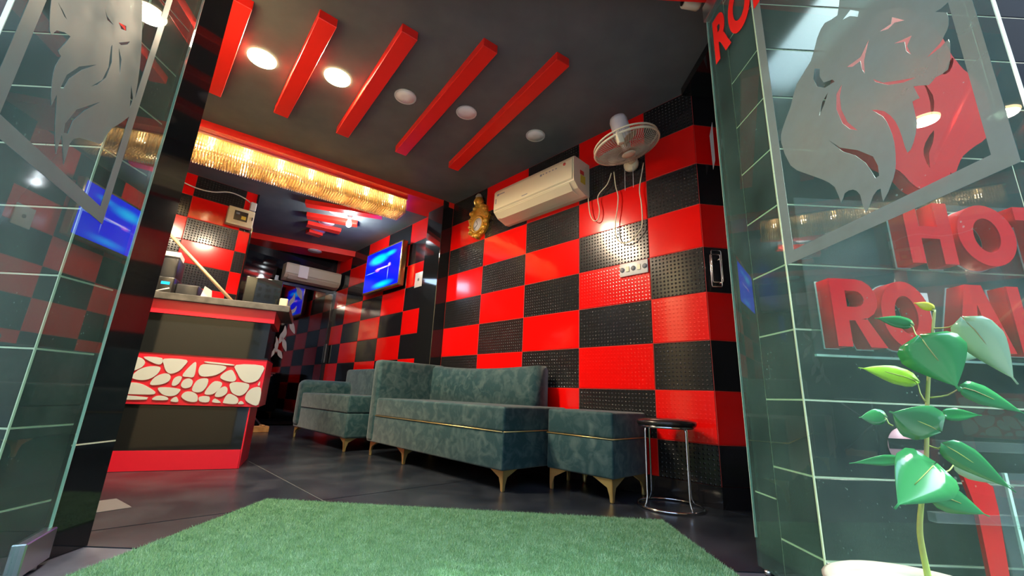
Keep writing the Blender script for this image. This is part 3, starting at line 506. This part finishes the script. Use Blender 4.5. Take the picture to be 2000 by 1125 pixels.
# ---- wall fan
FC = Vector(FAN_C); FN = Vector(FAN_N).normalized()
xa = Vector((1, 0, 0)); xa = (xa - FN * xa.dot(FN)).normalized(); ya = FN.cross(xa)
FM = Matrix(((xa.x, ya.x, FN.x, FC.x), (xa.y, ya.y, FN.y, FC.y), (xa.z, ya.z, FN.z, FC.z), (0, 0, 0, 1)))
t = thing('wall_fan', 'ivory wall fan tilted down over the checkered wall', 'fan', FM)
R = .222
MB().tube([(R * math.cos(a), R * math.sin(a), 0) for a in [i * math.pi / 24 for i in range(48)]], .008, 8, None, True).build('guard_rim', CREAM, t)
MB().tube([(R * .985 * math.cos(a), R * .985 * math.sin(a), .03) for a in [i * math.pi / 24 for i in range(48)]], .006, 8, None, True).build('guard_rim', CREAM, t)
g = MB()
for i in range(72):
    a = i * math.pi / 36; ca, sa = math.cos(a), math.sin(a)
    g.tube([(r * ca, r * sa, z) for r, z in ((.04, -.055), (.12, -.048), (.19, -.025), (R, 0))], .0022, 4)
for r, z in ((.08, -.053), (.15, -.040)): g.tube([(r * math.cos(a), r * math.sin(a), z) for a in [i * math.pi / 20 for i in range(40)]], .0015, 4, None, True)
o = g.build('front_grille', CREAM2, t); o['kind'] = 'stuff'
g = MB()
for i in range(60):
    a = i * math.pi / 30; ca, sa = math.cos(a), math.sin(a)
    g.tube([(r * ca, r * sa, z) for r, z in ((.06, .085), (.15, .075), (R * .985, .03))], .0013, 4)
o = g.build('rear_grille', CREAM2, t); o['kind'] = 'stuff'
for k in range(3):
    M = Matrix.Rotation(k * 2.094 + .4, 4, 'Z'); vs = []; n = 8
    for i in range(n + 1):
        r = .03 + .165 * i / n; w = .75 * math.sin(math.pi * min(1, .25 + .75 * i / n)) ** .6 + .1 if i < n else .35
        for j in range(5): a = -w / 2 + w * j / 4; vs.append((r * math.cos(a), r * math.sin(a), -.015 + .035 * (j / 4) * (1 - .3 * i / n)))
    fs = [(i * 5 + j, i * 5 + j + 1, (i + 1) * 5 + j + 1, (i + 1) * 5 + j) for i in range(n) for j in range(4)]
    b = MB().add(vs, fs, True, M).build('blade', FANM, t)
    sd = b.modifiers.new('thickness', 'SOLIDIFY'); sd.thickness = .002
MB().lathe([(.02, -.062), (.045, -.06), (.05, -.052), (.045, -.046)], 24).build('centre_badge', CREAM, t)
MB().lathe([(.03, -.04), (.03, .04), (.055, .06), (.060, .08), (.062, .21), (.054, .235), (.02, .24)], 28).build('motor_housing', WHITE, t)
FMi = FM.inverted()
q0 = FMi @ wp(.10, .02, 2.32); q1 = FMi @ wp(.05, .10, 2.30); q2 = Vector((0.0, .05, .09))
MB().tube([q0, q1, q2], .03, 12).build('bracket_arm', CREAM, t)
MB().lathe([(.02, -.02), (.055, -.015), (.06, .01), (.05, .03)], 20, FMi @ RM @ Matrix.Translation((.10, .022, 2.30)) @ Matrix.Rotation(-math.pi / 2, 4, 'X')).build('wall_plate', CREAM, t)
MB().bevel(-.02, .02, -.02, .02, -.05, .03, .006, 2, Matrix.Translation((-.11, -.18, -.02))).build('grille_clip', CREAM, t)
tag(MB().tube(curve3([wp(*q) for q in CORD_A]), .0042, 6).build('power_cord', CREAM), 'short ivory cord looping from the fan to the air conditioner', 'cord')
tag(MB().tube(curve3([wp(*q) for q in CORD_B]), .0042, 6).build('power_cord', CREAM), 'long ivory cord hanging in a loop below the fan', 'cord')
for i, q in enumerate(PULLS): tag(MB().tube([wp(*a) for a in q], .0018, 5).build('pull_string', WHITE), ['left', 'right'][i] + ' one of two thin pull strings under the fan', 'string')
# ---- switchboard, second switch
def switchboard(label, M, w, h, n):
    t = thing('switchboard', label, 'switch', M); MB().bevel(0, w, 0, .012, 0, h, .004, 2).build('plate', WHITE, t)
    for k in range(n):
        x = w * (k + .5) / n
        if k % 2: MB().bevel(x - .013, x + .013, .012, .018, h * .3, h * .7, .002, 1).build('rocker', CREAM, t)
        else: MB().lathe([(.018, 0), (.018, .004)], 16, Matrix.Translation((x, .012, h / 2)) @ Matrix.Rotation(-math.pi / 2, 4, 'X')).build('socket', GREYS, t)
switchboard('white switchboard with sockets on the checkered wall under the fan', at(.008, .001, 1.43), .222, .10, 5)
switchboard('small white switch plate beside the television', at(2.935, .001, 1.80), .17, .19, 1)
# ---- gilded clock
t = thing('wall_clock', 'ornate gilded wall clock with white dial', 'clock', at(1.905, .002, 2.37))
out = []
for i in range(40):
    a = i * math.pi / 20; rx = .155 + .012 * math.sin(a * 9); rz = .195 + .014 * math.cos(a * 8); out.append((rx * math.cos(a), rz * math.sin(a) - .02))
MB().prism(out, 0, .03).build('case', GOLD2, t)
MB().tube([(.085 * math.cos(a), .034, .085 * math.sin(a) - .065) for a in [i * math.pi / 14 for i in range(28)]], .014, 8, None, True).build('dial_ring', GOLD2, t)
di = MB().lathe([(.08, 0), (.08, .006)], 28, Matrix.Translation((0, .03, -.065)) @ Matrix.Rotation(-math.pi / 2, 4, 'X')).build('dial', PAPER, t)
for a, l in ((.4, .05), (2.2, .06)): MB().box(-.003, .003, .0365, .038, 0, l, Matrix.Translation((0, 0, -.065)) @ Matrix.Rotation(a, 4, 'Y')).build('hand', DARKG, di)
for k in range(14):
    a = k * math.pi / 7 + .2; r = random.uniform(.022, .036)
    MB().lathe([(r * .3, -r * .9), (r * .9, -r * .4), (r, 0), (r * .9, r * .4), (r * .3, r * .9)], 10, Matrix.Translation((.135 * math.cos(a), .03, .175 * math.sin(a) - .02))).build('scroll', GOLD2, t)
MB().lathe([(.02, 0), (.05, .02), (.058, .06), (.04, .10), (.01, .115)], 14, Matrix.Translation((0, .035, .14))).build('crest', GOLD2, t)
MB().lathe([(.02, 0), (.035, .02), (.038, .045), (.02, .07)], 12, Matrix.Translation((0, .04, .215))).build('crest_top', POTM, t)
# ---- television
t = thing('television', 'television with glowing blue screen on the far tiled bay', 'television', at(3.34, .0, 1.865))
MB().bevel(0, 1.02, .03, .105, 0, .61, .008, 2).build('case', mat('frame with gold reflection', (.32, .22, .09), .25, .7), t)  # gold tone of the frame is a reflection put into its colour
SCR = bpy.data.materials.new('blue television picture'); SCR.use_nodes = True
m = SCR; tc = nd(m, 'ShaderNodeTexCoord'); sp = nd(m, 'ShaderNodeSeparateXYZ'); ln(m, tc.outputs['Object'], sp.inputs[0])
def blob(cx, cz, rx, rz):
    a = nd(m, 'ShaderNodeVectorMath', operation='SUBTRACT'); a.inputs[1].default_value = (cx, 0, cz); ln(m, tc.outputs['Object'], a.inputs[0])
    b = nd(m, 'ShaderNodeVectorMath', operation='DIVIDE'); b.inputs[1].default_value = (rx, 1e6, rz); ln(m, a.outputs[0], b.inputs[0])
    c = nd(m, 'ShaderNodeVectorMath', operation='LENGTH'); ln(m, b.outputs[0], c.inputs[0])
    d = nd(m, 'ShaderNodeMapRange'); d.interpolation_type = 'SMOOTHSTEP'; d.inputs[1].default_value = 1; d.inputs[2].default_value = 0; ln(m, c.outputs['Value'], d.inputs[0]); return d.outputs[0]
base = None
colr = None
def layer(prev, fac, col):
    x = nd(m, 'ShaderNodeMixRGB'); ln(m, fac, x.inputs[0]); x.inputs[2].default_value = (*col, 1)
    if prev is None: x.inputs[1].default_value = (.0, .004, .85, 1)
    else: ln(m, prev, x.inputs[1])
    return x.outputs[0]
colr = layer(None, blob(.62, .46, .34, .09), (.0, .50, 1.0)); colr = layer(colr, blob(.30, .49, .2, .05), (.0, .32, 1.0))
colr = layer(colr, blob(.45, .08, .36, .06), (.0, .30, 1.0)); colr = layer(colr, blob(.62, .305, .09, .035), (.55, .12, .9)); colr = layer(colr, blob(.48, .315, .26, .016), (.65, .55, 1.0))
colr = layer(colr, blob(.30, .33, .05, .035), (.6, .3, 1.0)); colr = layer(colr, blob(.32, .22, .008, .12), (.35, .45, 1.0)); colr = layer(colr, blob(.82, .29, .2, .008), (.2, .3, 1.0))
bs = bsdf(m); ln(m, colr, bs.inputs['Emission Color']); bs.inputs['Emission Strength'].default_value = 1.3; bs.inputs['Base Color'].default_value = (0, 0, 0, 1); bs.inputs['Roughness'].default_value = .2
MB().box(.03, .99, .1045, .107, .03, .585).build('screen', SCR, t)
MB().box(.2, .8, .0, .03, .15, .45).build('wall_mount', DARKG, t)

# ---- ceiling lights
def downlight(u, v, lit, label, r=.088, z=CEIL, grp=None):
    t = thing('ceiling_downlight', label, 'ceiling light', at(u, v, z), grp)
    MB().lathe([(r * .86, -.004), (r * .98, -.012), (r, -.008), (r, -.0005)], 28).build('trim_ring', WHITE if not lit else WARM, t)
    MB().lathe([(r * .2, -.012), (r * .85, -.010), (r * .86, -.002)], 28).build('lens', WARM if lit else LENS, t)
    if lit:
        l = bpy.data.lights.new('lamp', 'AREA'); l.shape = 'DISK'; l.size = .16; l.energy = 20; l.color = (1, .82, .58)
        lo = bpy.data.objects.new('lamp', l); COL.objects.link(lo); lo.parent = t; lo.location = (0, 0, -.02)
for i, (u, v) in enumerate([(1.67, 2.652), (1.62, 2.234), (1.408, 1.802)]):
    downlight(u, v, True, ['warm lit ceiling downlight seen through the left glass door', 'warm lit ceiling downlight between the two leftmost red bars', 'warm lit ceiling downlight between second and middle red bars'][i])
for i, (u, v) in enumerate([(1.216, 1.362), (1.014, .934), (.809, .346)]):
    downlight(u, v, False, ['unlit white downlight between middle and fourth red bars', 'unlit white downlight between the two rightmost red bars', 'unlit white downlight right of the last red bar near the wall'][i], .082)
for i, (u, v, z) in enumerate([(3.72, .85, CEIL), (4.2, .80, CEIL), (4.60, .77, CEIL), (5.28, .55, 2.63), (5.62, .72, CEIL)]):
    downlight(u, v, False, ['unlit downlight of the rear ceiling, nearest the chandelier', 'unlit downlight of the rear ceiling, second from the chandelier', 'unlit downlight of the rear ceiling, third from the chandelier', 'unlit downlight under the rear red beam', 'unlit downlight behind the rear red beam'][i], .10, z)
t = thing('led_bulb', 'bright cool white bulb hanging from the rear ceiling', 'light bulb', at(3.745, .676, CEIL))
MB().lathe([(.02, -.07), (.022, -.03), (.028, 0)], 16).build('holder', WHITE, t)
MB().lathe([(.008, -.15), (.026, -.14), (.034, -.12), (.03, -.09), (.02, -.07)], 18).build('bulb', COOL, t)
l = bpy.data.lights.new('bulb_light', 'POINT'); l.energy = 7; l.color = (.85, .95, 1); l.shadow_soft_size = .04
lo = bpy.data.objects.new('bulb_light', l); COL.objects.link(lo); lo.parent = t; lo.location = (0, 0, -.19)

# ---- crystal chandelier under the beam
A = wp(2.72, .50, 0); B = wp(2.995, 2.42, 0); d = B - A; CL = d.length
CHM = Matrix.Translation((A.x, A.y, 2.655)) @ Matrix.Rotation(math.atan2(d.y, d.x), 4, 'Z')
t = thing('chandelier', 'long gold crystal chandelier under the red beam', 'chandelier', CHM)
MB().bevel(0, CL, -.145, .145, -.022, -.001, .003, 1).build('tray', CHROME, t)
MB().box(-.004, CL + .004, -.149, .149, -.030, -.020).build('tray_rim', GOLD, t)
prof = [(.003, -.158), (.010, -.143), (.0075, -.125), (.010, -.108), (.0075, -.09), (.010, -.072), (.0075, -.055), (.010, -.038), (.0075, -.02), (.004, 0)]
dm = MB().lathe(prof, 6, None, False).mesh('crystal_drop', CRYS)
nx = 96
for y in (.137, -.137):
    for i in range(nx): link('crystal_drop', dm, t, Matrix.Translation((.012 + (CL - .024) * i / (nx - 1), y, -.030)))
for x in (.004, CL - .004):
    for k in range(13): link('crystal_drop', dm, t, Matrix.Translation((x, -.12 + .02 * k, -.030)))
g = MB()
for i in range(80):
    x = .02 + (CL - .04) * i / 79
    for k in range(9): g.lathe([(.003, -.158), (.0095, -.145), (.006, -.125), (.0085, -.105), (.004, -.06)], 5, Matrix.Translation((x, -.112 + .028 * k, -.028 - .012 * random.random())), False)
o = g.build('inner_crystals', CRYS, t); o['kind'] = 'stuff'
for k in range(7):
    x = CL * (k + .5) / 7
    MB().lathe([(.006, -.075), (.018, -.068), (.024, -.05), (.016, -.032), (.010, -.022)], 14, Matrix.Translation((x, .0, 0))).build('bulb', BULBW, t)
    l = bpy.data.lights.new('chandelier_lamp', 'POINT'); l.energy = 1.3; l.color = (1, .88, .70); l.shadow_soft_size = .03
    lo = bpy.data.objects.new('chandelier_lamp', l); COL.objects.link(lo); lo.parent = t; lo.location = (x, .0, -.05)

# ---- rear doorway: dark glass door, decals, air conditioner above
t = thing('glass_partition', 'dark tinted glass door with white curling leaf decoration at the rear', 'door', at(5.62, 0))
MB().box(0, .02, .02, .92, .02, 2.08).build('glass_pane', mat('black tinted glass', (.12, .115, .12), .04, 1), t)
MB().box(-.02, .05, .0, .045, 0, 2.2).build('door_frame', BLACKP, t); MB().box(-.02, .05, .90, .95, 0, 2.2).build('door_frame', BLACKP, t)
MB().box(-.02, .05, .045, .90, 2.08, 2.13).build('door_frame', BLACKP, t)
MB().bevel(-.05, -.02, .03, .045, .95, 1.25, .005, 1).build('handle', STEEL, t)
DEC = mat('white decal', (.30, .31, .32), .5)
rr = random.Random(3)
for k, (v, z, w, h, a) in enumerate([(.58, 2.00, .09, .13, .5), (.66, 1.86, .07, .12, -.3), (.72, 1.74, .08, .10, .4), (.62, 1.70, .06, .10, -.6), (.60, 1.46, .08, .13, .5), (.70, 1.32, .09, .14, -.2), (.66, 1.18, .07, .12, .4), (.76, 1.16, .06, .12, .1), (.70, 1.03, .07, .09, .6), (.80, 1.02, .06, .09, -.4)]):
    me = shape2d([smoothpoly([(-w * .1, -h), (-w * .5, -h * .3), (-w * .55, h * .3), (w * .1, h), (w * .1, h * .4), (w * .3, -h * .2)], 4)], .001)
    me.materials.append(DEC); link('leaf_decal', me, t, Matrix.Translation((-.002, v, z)) @ Matrix.Rotation(math.pi / 2, 4, 'Z') @ Matrix.Rotation(a, 4, 'Y'))
t = aircon('beige air conditioner with paper note above the rear doorway', at(5.60, 0, 2.14) @ Matrix.Rotation(math.pi / 2, 4, 'Z') @ Matrix.Translation((.03, 0, 0)), .84, .25, .19, CREAM2)
MB().box(.52, .66, .196, .200, .05, .24).build('paper_note', PAPER, t)
t = thing('wooden_crate_plank', 'yellow wooden plank lying on the floor left of the smaller sofa', 'plank', at(4.7, 1.02))
MB().bevel(-.05, .06, -.10, .22, .0, .07, .004, 1).build('board', WOOD, t); MB().bevel(-.05, .06, -.05, -.01, .07, .085, .003, 1).build('cleat', WOOD, t)
# folding wire rack behind the counter
t = thing('wire_stand', 'folded grey wire stand behind the counter end', 'stand', at(5.0, 1.05))
for q in ([(0, -.18, .72), (0, .22, .72)], [(0, -.15, .70), (0, .20, .40)], [(0, .20, .40), (0, -.15, .03)], [(0, .22, .72), (0, .22, .01)]): MB().tube(q, .010, 6).build('wire', STEEL, t)
# ---- small things by the right jamb
t = thing('pull_loops', 'pair of chrome rectangular pull handle loops on the checkered return wall', 'bracket', Matrix.Translation((1.255, 2.425, 1.255)))  # door pull handles, mounted here on the return wall
for dx, dy, dz in ((0, 0, 0), (.02, .022, .035)):
    lp = MB().tube([(dx, dy, dz), (dx + .058, dy, dz), (dx + .062, dy, dz + .01), (dx + .062, dy, dz + .20), (dx + .056, dy, dz + .208), (dx + .004, dy, dz + .208), (dx, dy, dz + .20), (dx - .002, dy, dz + .01)], .0036, 8, None, True).build('loop', CHROME, t)
    for z in (.03, .18): MB().tube([(dx + .062, dy, dz + z), (dx + .062, .062, dz + z)], .005, 8).build('standoff', CHROME, lp)
tag(MB().prism([(.026, .365), (0, .258), (.004, 0), (.023, .071)], -.001, .001).build('paper_notice', PAPER, None, Matrix.Translation((1.334, 2.45, 2.073))), 'narrow white notice hanging beside the doorway', 'notice')
t = thing('cctv_camera', 'small ivory security camera under the red header', 'camera', Matrix.Translation((.90, 1.715, 2.59)) @ Matrix.Rotation(math.radians(8), 4, 'Z'))
MB().lathe([(.026, 0), (.030, .006), (.030, .085), (.022, .095)], 20, Matrix.Translation((-.05, 0, 0)) @ Matrix.Rotation(math.pi / 2, 4, 'Y')).build('body', CREAM, t)
MB().lathe([(.020, -.001), (.020, .003)], 18, Matrix.Translation((-.0515, 0, 0)) @ Matrix.Rotation(math.pi / 2, 4, 'Y')).build('lens', BLACKP, t)
MB().tube([(.01, 0, .028), (.02, 0, .06), (.02, -.0, .129)], .01, 8).build('bracket', CREAM, t)
tag(MB().prism([(-.1, 0), (.12, 0), (.09, .002), (-.1, .002)], -.1, .12).build('door_mat', mat('worn grey cloth', (.09, .085, .09), .9), None, Matrix.Translation((-1.80, 2.06, .001)) @ Matrix.Rotation(math.radians(-35), 4, 'Z')), 'crumpled grey cloth on the floor by the left jamb', 'cloth')

# ---- street sign on the right column
t = thing('hotel_sign', 'red raised letter sign on the right street column', 'sign', Matrix.Translation((1.0, 1.33, .73)))
MB().box(0, 1.6, -.012, -.006, -.005, .545).build('backing_sheet', ACLEAR, t)
MB().box(0, 1.6, -.014, -.004, -.012, -.005).build('sheet_edge', GEDGE, t)
def letters(ch, w, h):
    k = .3 * w
    if ch == 'H': return [[(0, 0), (k, 0), (k, h * .4), (w - k, h * .4), (w - k, 0), (w, 0), (w, h), (w - k, h), (w - k, h * .6), (k, h * .6), (k, h), (0, h)]]
    if ch == 'O':
        E_ = lambda rx, rz: [(w / 2 + rx * math.cos(i * math.pi / 16), h / 2 + rz * math.sin(i * math.pi / 16)) for i in range(32)]
        return [E_(w / 2, h / 2), E_(w / 2 - .27 * w, h / 2 - .22 * h)]
    if ch == 'T': return [[(w / 2 - k / 2, 0), (w / 2 + k / 2, 0), (w / 2 + k / 2, h * .78), (w, h * .78), (w, h), (0, h), (0, h * .78), (w / 2 - k / 2, h * .78)]]
    if ch == 'R':
        bowl = [(w * .55 + w * .40 * math.sin(i * math.pi / 8), h * .70 + h * .30 * math.cos(i * math.pi / 8)) for i in range(9)]
        inner = [(w * .50 + w * .17 * math.sin(i * math.pi / 6), h * .70 + h * .12 * math.cos(i * math.pi / 6)) for i in range(7)]
        return [[(0, 0), (0, h)] + bowl + [(w * .68, h * .40), (w, 0), (w * .66, 0), (w * .42, h * .38), (k, h * .38), (k, 0)], [(k, h * .58)] + inner[::-1] + [(k, h * .82)]]
    if ch == 'A': return [[(0, 0), (k, 0), (w * .38, h * .22), (w * .62, h * .22), (w - k, 0), (w, 0), (w * .65, h), (w * .35, h)], [(w * .43, h * .4), (w * .57, h * .4), (w * .5, h * .7)]]
    if ch == 'L': return [[(0, 0), (w, 0), (w, h * .22), (k, h * .22), (k, h), (0, h)]]
    if ch == 'E': return [[(0, 0), (w, 0), (w, h * .2), (k, h * .2), (k, h * .4), (w * .85, h * .4), (w * .85, h * .6), (k, h * .6), (k, h * .8), (w, h * .8), (w, h), (0, h)]]
def letter(ch, x, z, w, h=.218, y=-.012):
    me = shape2d(letters(ch, w, h), .05); me.materials.append(ACRYS); l_ = link('letter', me, t, Matrix.Translation((x - 1.0, y - .027, z - .73)))
    fc = shape2d(letters(ch, w, h), .006); fc.materials.append(ACRY); link('letter_face', fc, l_, Matrix.Translation((0, -.0282, 0)))
    bk = shape2d(letters(ch, w + .006, h + .006), .004); bk.materials.append(STONEW); link('letter_back', bk, l_, Matrix.Translation((-.003, .0255, -.003)))
for ch, x, w in (('H', 1.32, .155), ('O', 1.495, .195), ('T', 1.705, .17), ('E', 1.90, .14), ('L', 2.06, .13)): letter(ch, x, 1.030, w)
for ch, x, w in (('R', 1.030, .155), ('O', 1.185, .158), ('A', 1.41, .18), ('L', 1.61, .13)): letter(ch, x, .745, w)
yb = MB().prism([(.355, .02), (.385, .02), (.388, .21), (.365, .21)], -.03, -.014).build('bare_letter_core', WHITE, t)
for k in range(7): MB().lathe([(.004, 0), (.004, .003)], 8, Matrix.Translation((.372 + .004 * (k % 2), -.03, .05 + .022 * k)) @ Matrix.Rotation(math.pi / 2, 4, 'X')).build('led', DARKG, yb)
# lion emblem above the letters
t = thing('lion_emblem', 'red acrylic lion head emblem above the sign letters', 'emblem', Matrix.Translation((1.3, 1.33, 1.3)))
pe = [[(x - 1.3, z - 1.3) for x, z in q] for q in EMBLEM]
me = shape2d([smoothpoly(q, 2) for q in pe], .04); me.materials.append(ACRYS); link('relief', me, t, Matrix.Translation((0, -.022, 0)))
me = shape2d([smoothpoly(q, 2) for q in pe], .005); me.materials.append(ACRY); link('face', me, t, Matrix.Translation((0, -.0455, 0)))
# lower red board and sticker
t = thing('sticker', 'round pink sticker with black band on the right column', 'sticker', Matrix.Translation((1.245, 1.328, .455)))
MB().lathe([(.055, 0), (.055, .002)], 32, Matrix.Rotation(math.pi / 2, 4, 'X')).build('disc', mat('pink vinyl', (.75, .30, .36), .4), t)
MB().box(-.053, .053, -.0035, -.002, -.008, .022).build('band', BLACKP, t)
t = thing('notice_board', 'leaning red edged clear board below the sign', 'board', Matrix.Translation((1.31, 1.25, 0)))
MB().prism([(.003, .415), (.087, .363), (.088, .30), (.066, .003), (.022, .003), (.027, .29)], -.006, .006).build('red_side', ACRYS, t)
MB().box(.09, .6, -.003, .003, .003, .40).build('clear_sheet', ACLEAR, t)
MB().box(-.045, .6, -.012, .012, .455, .482).build('top_rail', ACLEAR, t); MB().box(-.10, .6, -.012, .012, .265, .290).build('lower_rail', ACLEAR, t)
MB().box(.132, .140, -.004, .004, .003, .40).build('sheet_edge', GEDGE, t); MB().box(.30, .308, -.01, .01, .003, .482).build('support', GEDGE, t)
# ---- sapling in a pot, outside in front of the open door
t = thing('potted_sapling', 'leafy green sapling in an off white pot before the right door', 'plant', Matrix.Translation((.745, .80, 0)))
off = Vector((-.745, -.80, 0))
MB().lathe([(.10, .001), (.115, .02), (.128, .225), (.145, .240), (.150, .255), (.140, .260), (.128, .248), (.120, .23)], 36).build('pot', POTM, t)
MB().lathe([(.121, .212), (.08, .225), (.02, .23)], 24).build('soil', SOIL, t)
st = curve3([Vector(q) + off for q in STEM] , 5)
MB().tube([(0, 0, .22)] + st, .0052, 8, None, False, .0022).build('stem', STEMM, t)
def leaf_mesh(a, b, c, w, key):
    a, b, c = (Vector(q) + off for q in (a, b, c)); ax = c - b; L_ = ax.length; ax.normalize()
    view = (b + Vector((.745, .80, 0)) - Vector((0, 0, .551))).normalized()
    side_ = ax.cross(view).normalized(); nrm = side_.cross(ax).normalized()
    if nrm.dot(Vector((0, 0, 1))) < 0: nrm = -nrm
    rs = random.Random(int(a.x * 1e4) + int(c.z * 1e4)); tw = rs.uniform(-.5, .5); side_ = (side_ + nrm * tw * .6).normalized()
    n = 10; vs = []; fs = []; wid = max(w * 1.12, .012)
    for i in range(n + 1):
        k = i / n
        prof = (math.sin(math.pi * min(1, k / .62) * .5 + 0) ** .7 if k < .38 else 0)
        ww = wid * .5 * (1 - (1 - min(1, k / .30)) ** 2) ** .5 if k < .30 else wid * .5 * (1 - ((k - .30) / .62) ** 1.3 if k < .9 else .04)
        ww = max(ww, .0008)
        for j in (-1, -.5, 0, .5, 1):
            dz = nrm * (-.10 * L_ * k * k + .14 * abs(j) * ww * 1.2) + Vector((0, 0, -.05 * L_ * k * k))
            back = -ax * (.10 * L_ * abs(j)) if k < .25 else Vector((0, 0, 0))
            vs.append(b + ax * (L_ * k) + side_ * (ww * j) + dz + back)
    for i in range(n):
        for j in range(4): fs.append((i * 5 + j, i * 5 + j + 1, (i + 1) * 5 + j + 1, (i + 1) * 5 + j))
    o = MB().add(vs, fs, True).build('leaf', LEAF[key], t)
    sd = o.modifiers.new('thickness', 'SOLIDIFY'); sd.thickness = .0008
    MB().tube(curve3([a, (a + b) / 2 + Vector((0, 0, -.004)), b, b + ax * L_ * .5 + nrm * (-.02 * L_)], 3), .0016, 5, None, False, .0007).build('leaf_stalk', STEMM, o)
for q in LEAVES: leaf_mesh(*q)

# ---- unseen street buildings, added so the polished black mirrors them instead of sky
RENDER = mat('grey street render', (.15, .15, .15), .9); WGL = mat('window glass', (.03, .04, .05), .1)
def added_street_wall(name, label, M, w, h, nx, nz):
    o = struct(MB().box(-w / 2, w / 2, -3, 0, -.2, h).build(name, RENDER, None, M), label)
    for i in range(nx):
        for j in range(nz):
            x = -w / 2 + w * (i + .5) / nx
            link('window', MB().box(x - .6, x + .6, 0, .03, 1.2 + 2.9 * j, 2.8 + 2.9 * j).mesh('window', WGL), o)
added_street_wall('wall_opposite_added', 'added grey building front across the street, seen only mirrored', Matrix.Translation((0, -9, 0)), 22, 11, 8, 3)
added_street_wall('wall_neighbour_right_added', 'added grey building on the right of the street, blocking mirrored sky', Matrix.Translation((7.5, -4, 0)) @ Matrix.Rotation(math.pi / 2, 4, 'Z'), 11, 9, 4, 2)
added_street_wall('wall_neighbour_left_added', 'added grey building on the left of the street, blocking mirrored sky', Matrix.Translation((-7.5, -4, 0)) @ Matrix.Rotation(-math.pi / 2, 4, 'Z'), 11, 9, 4, 2)
bpy.context.view_layer.update()
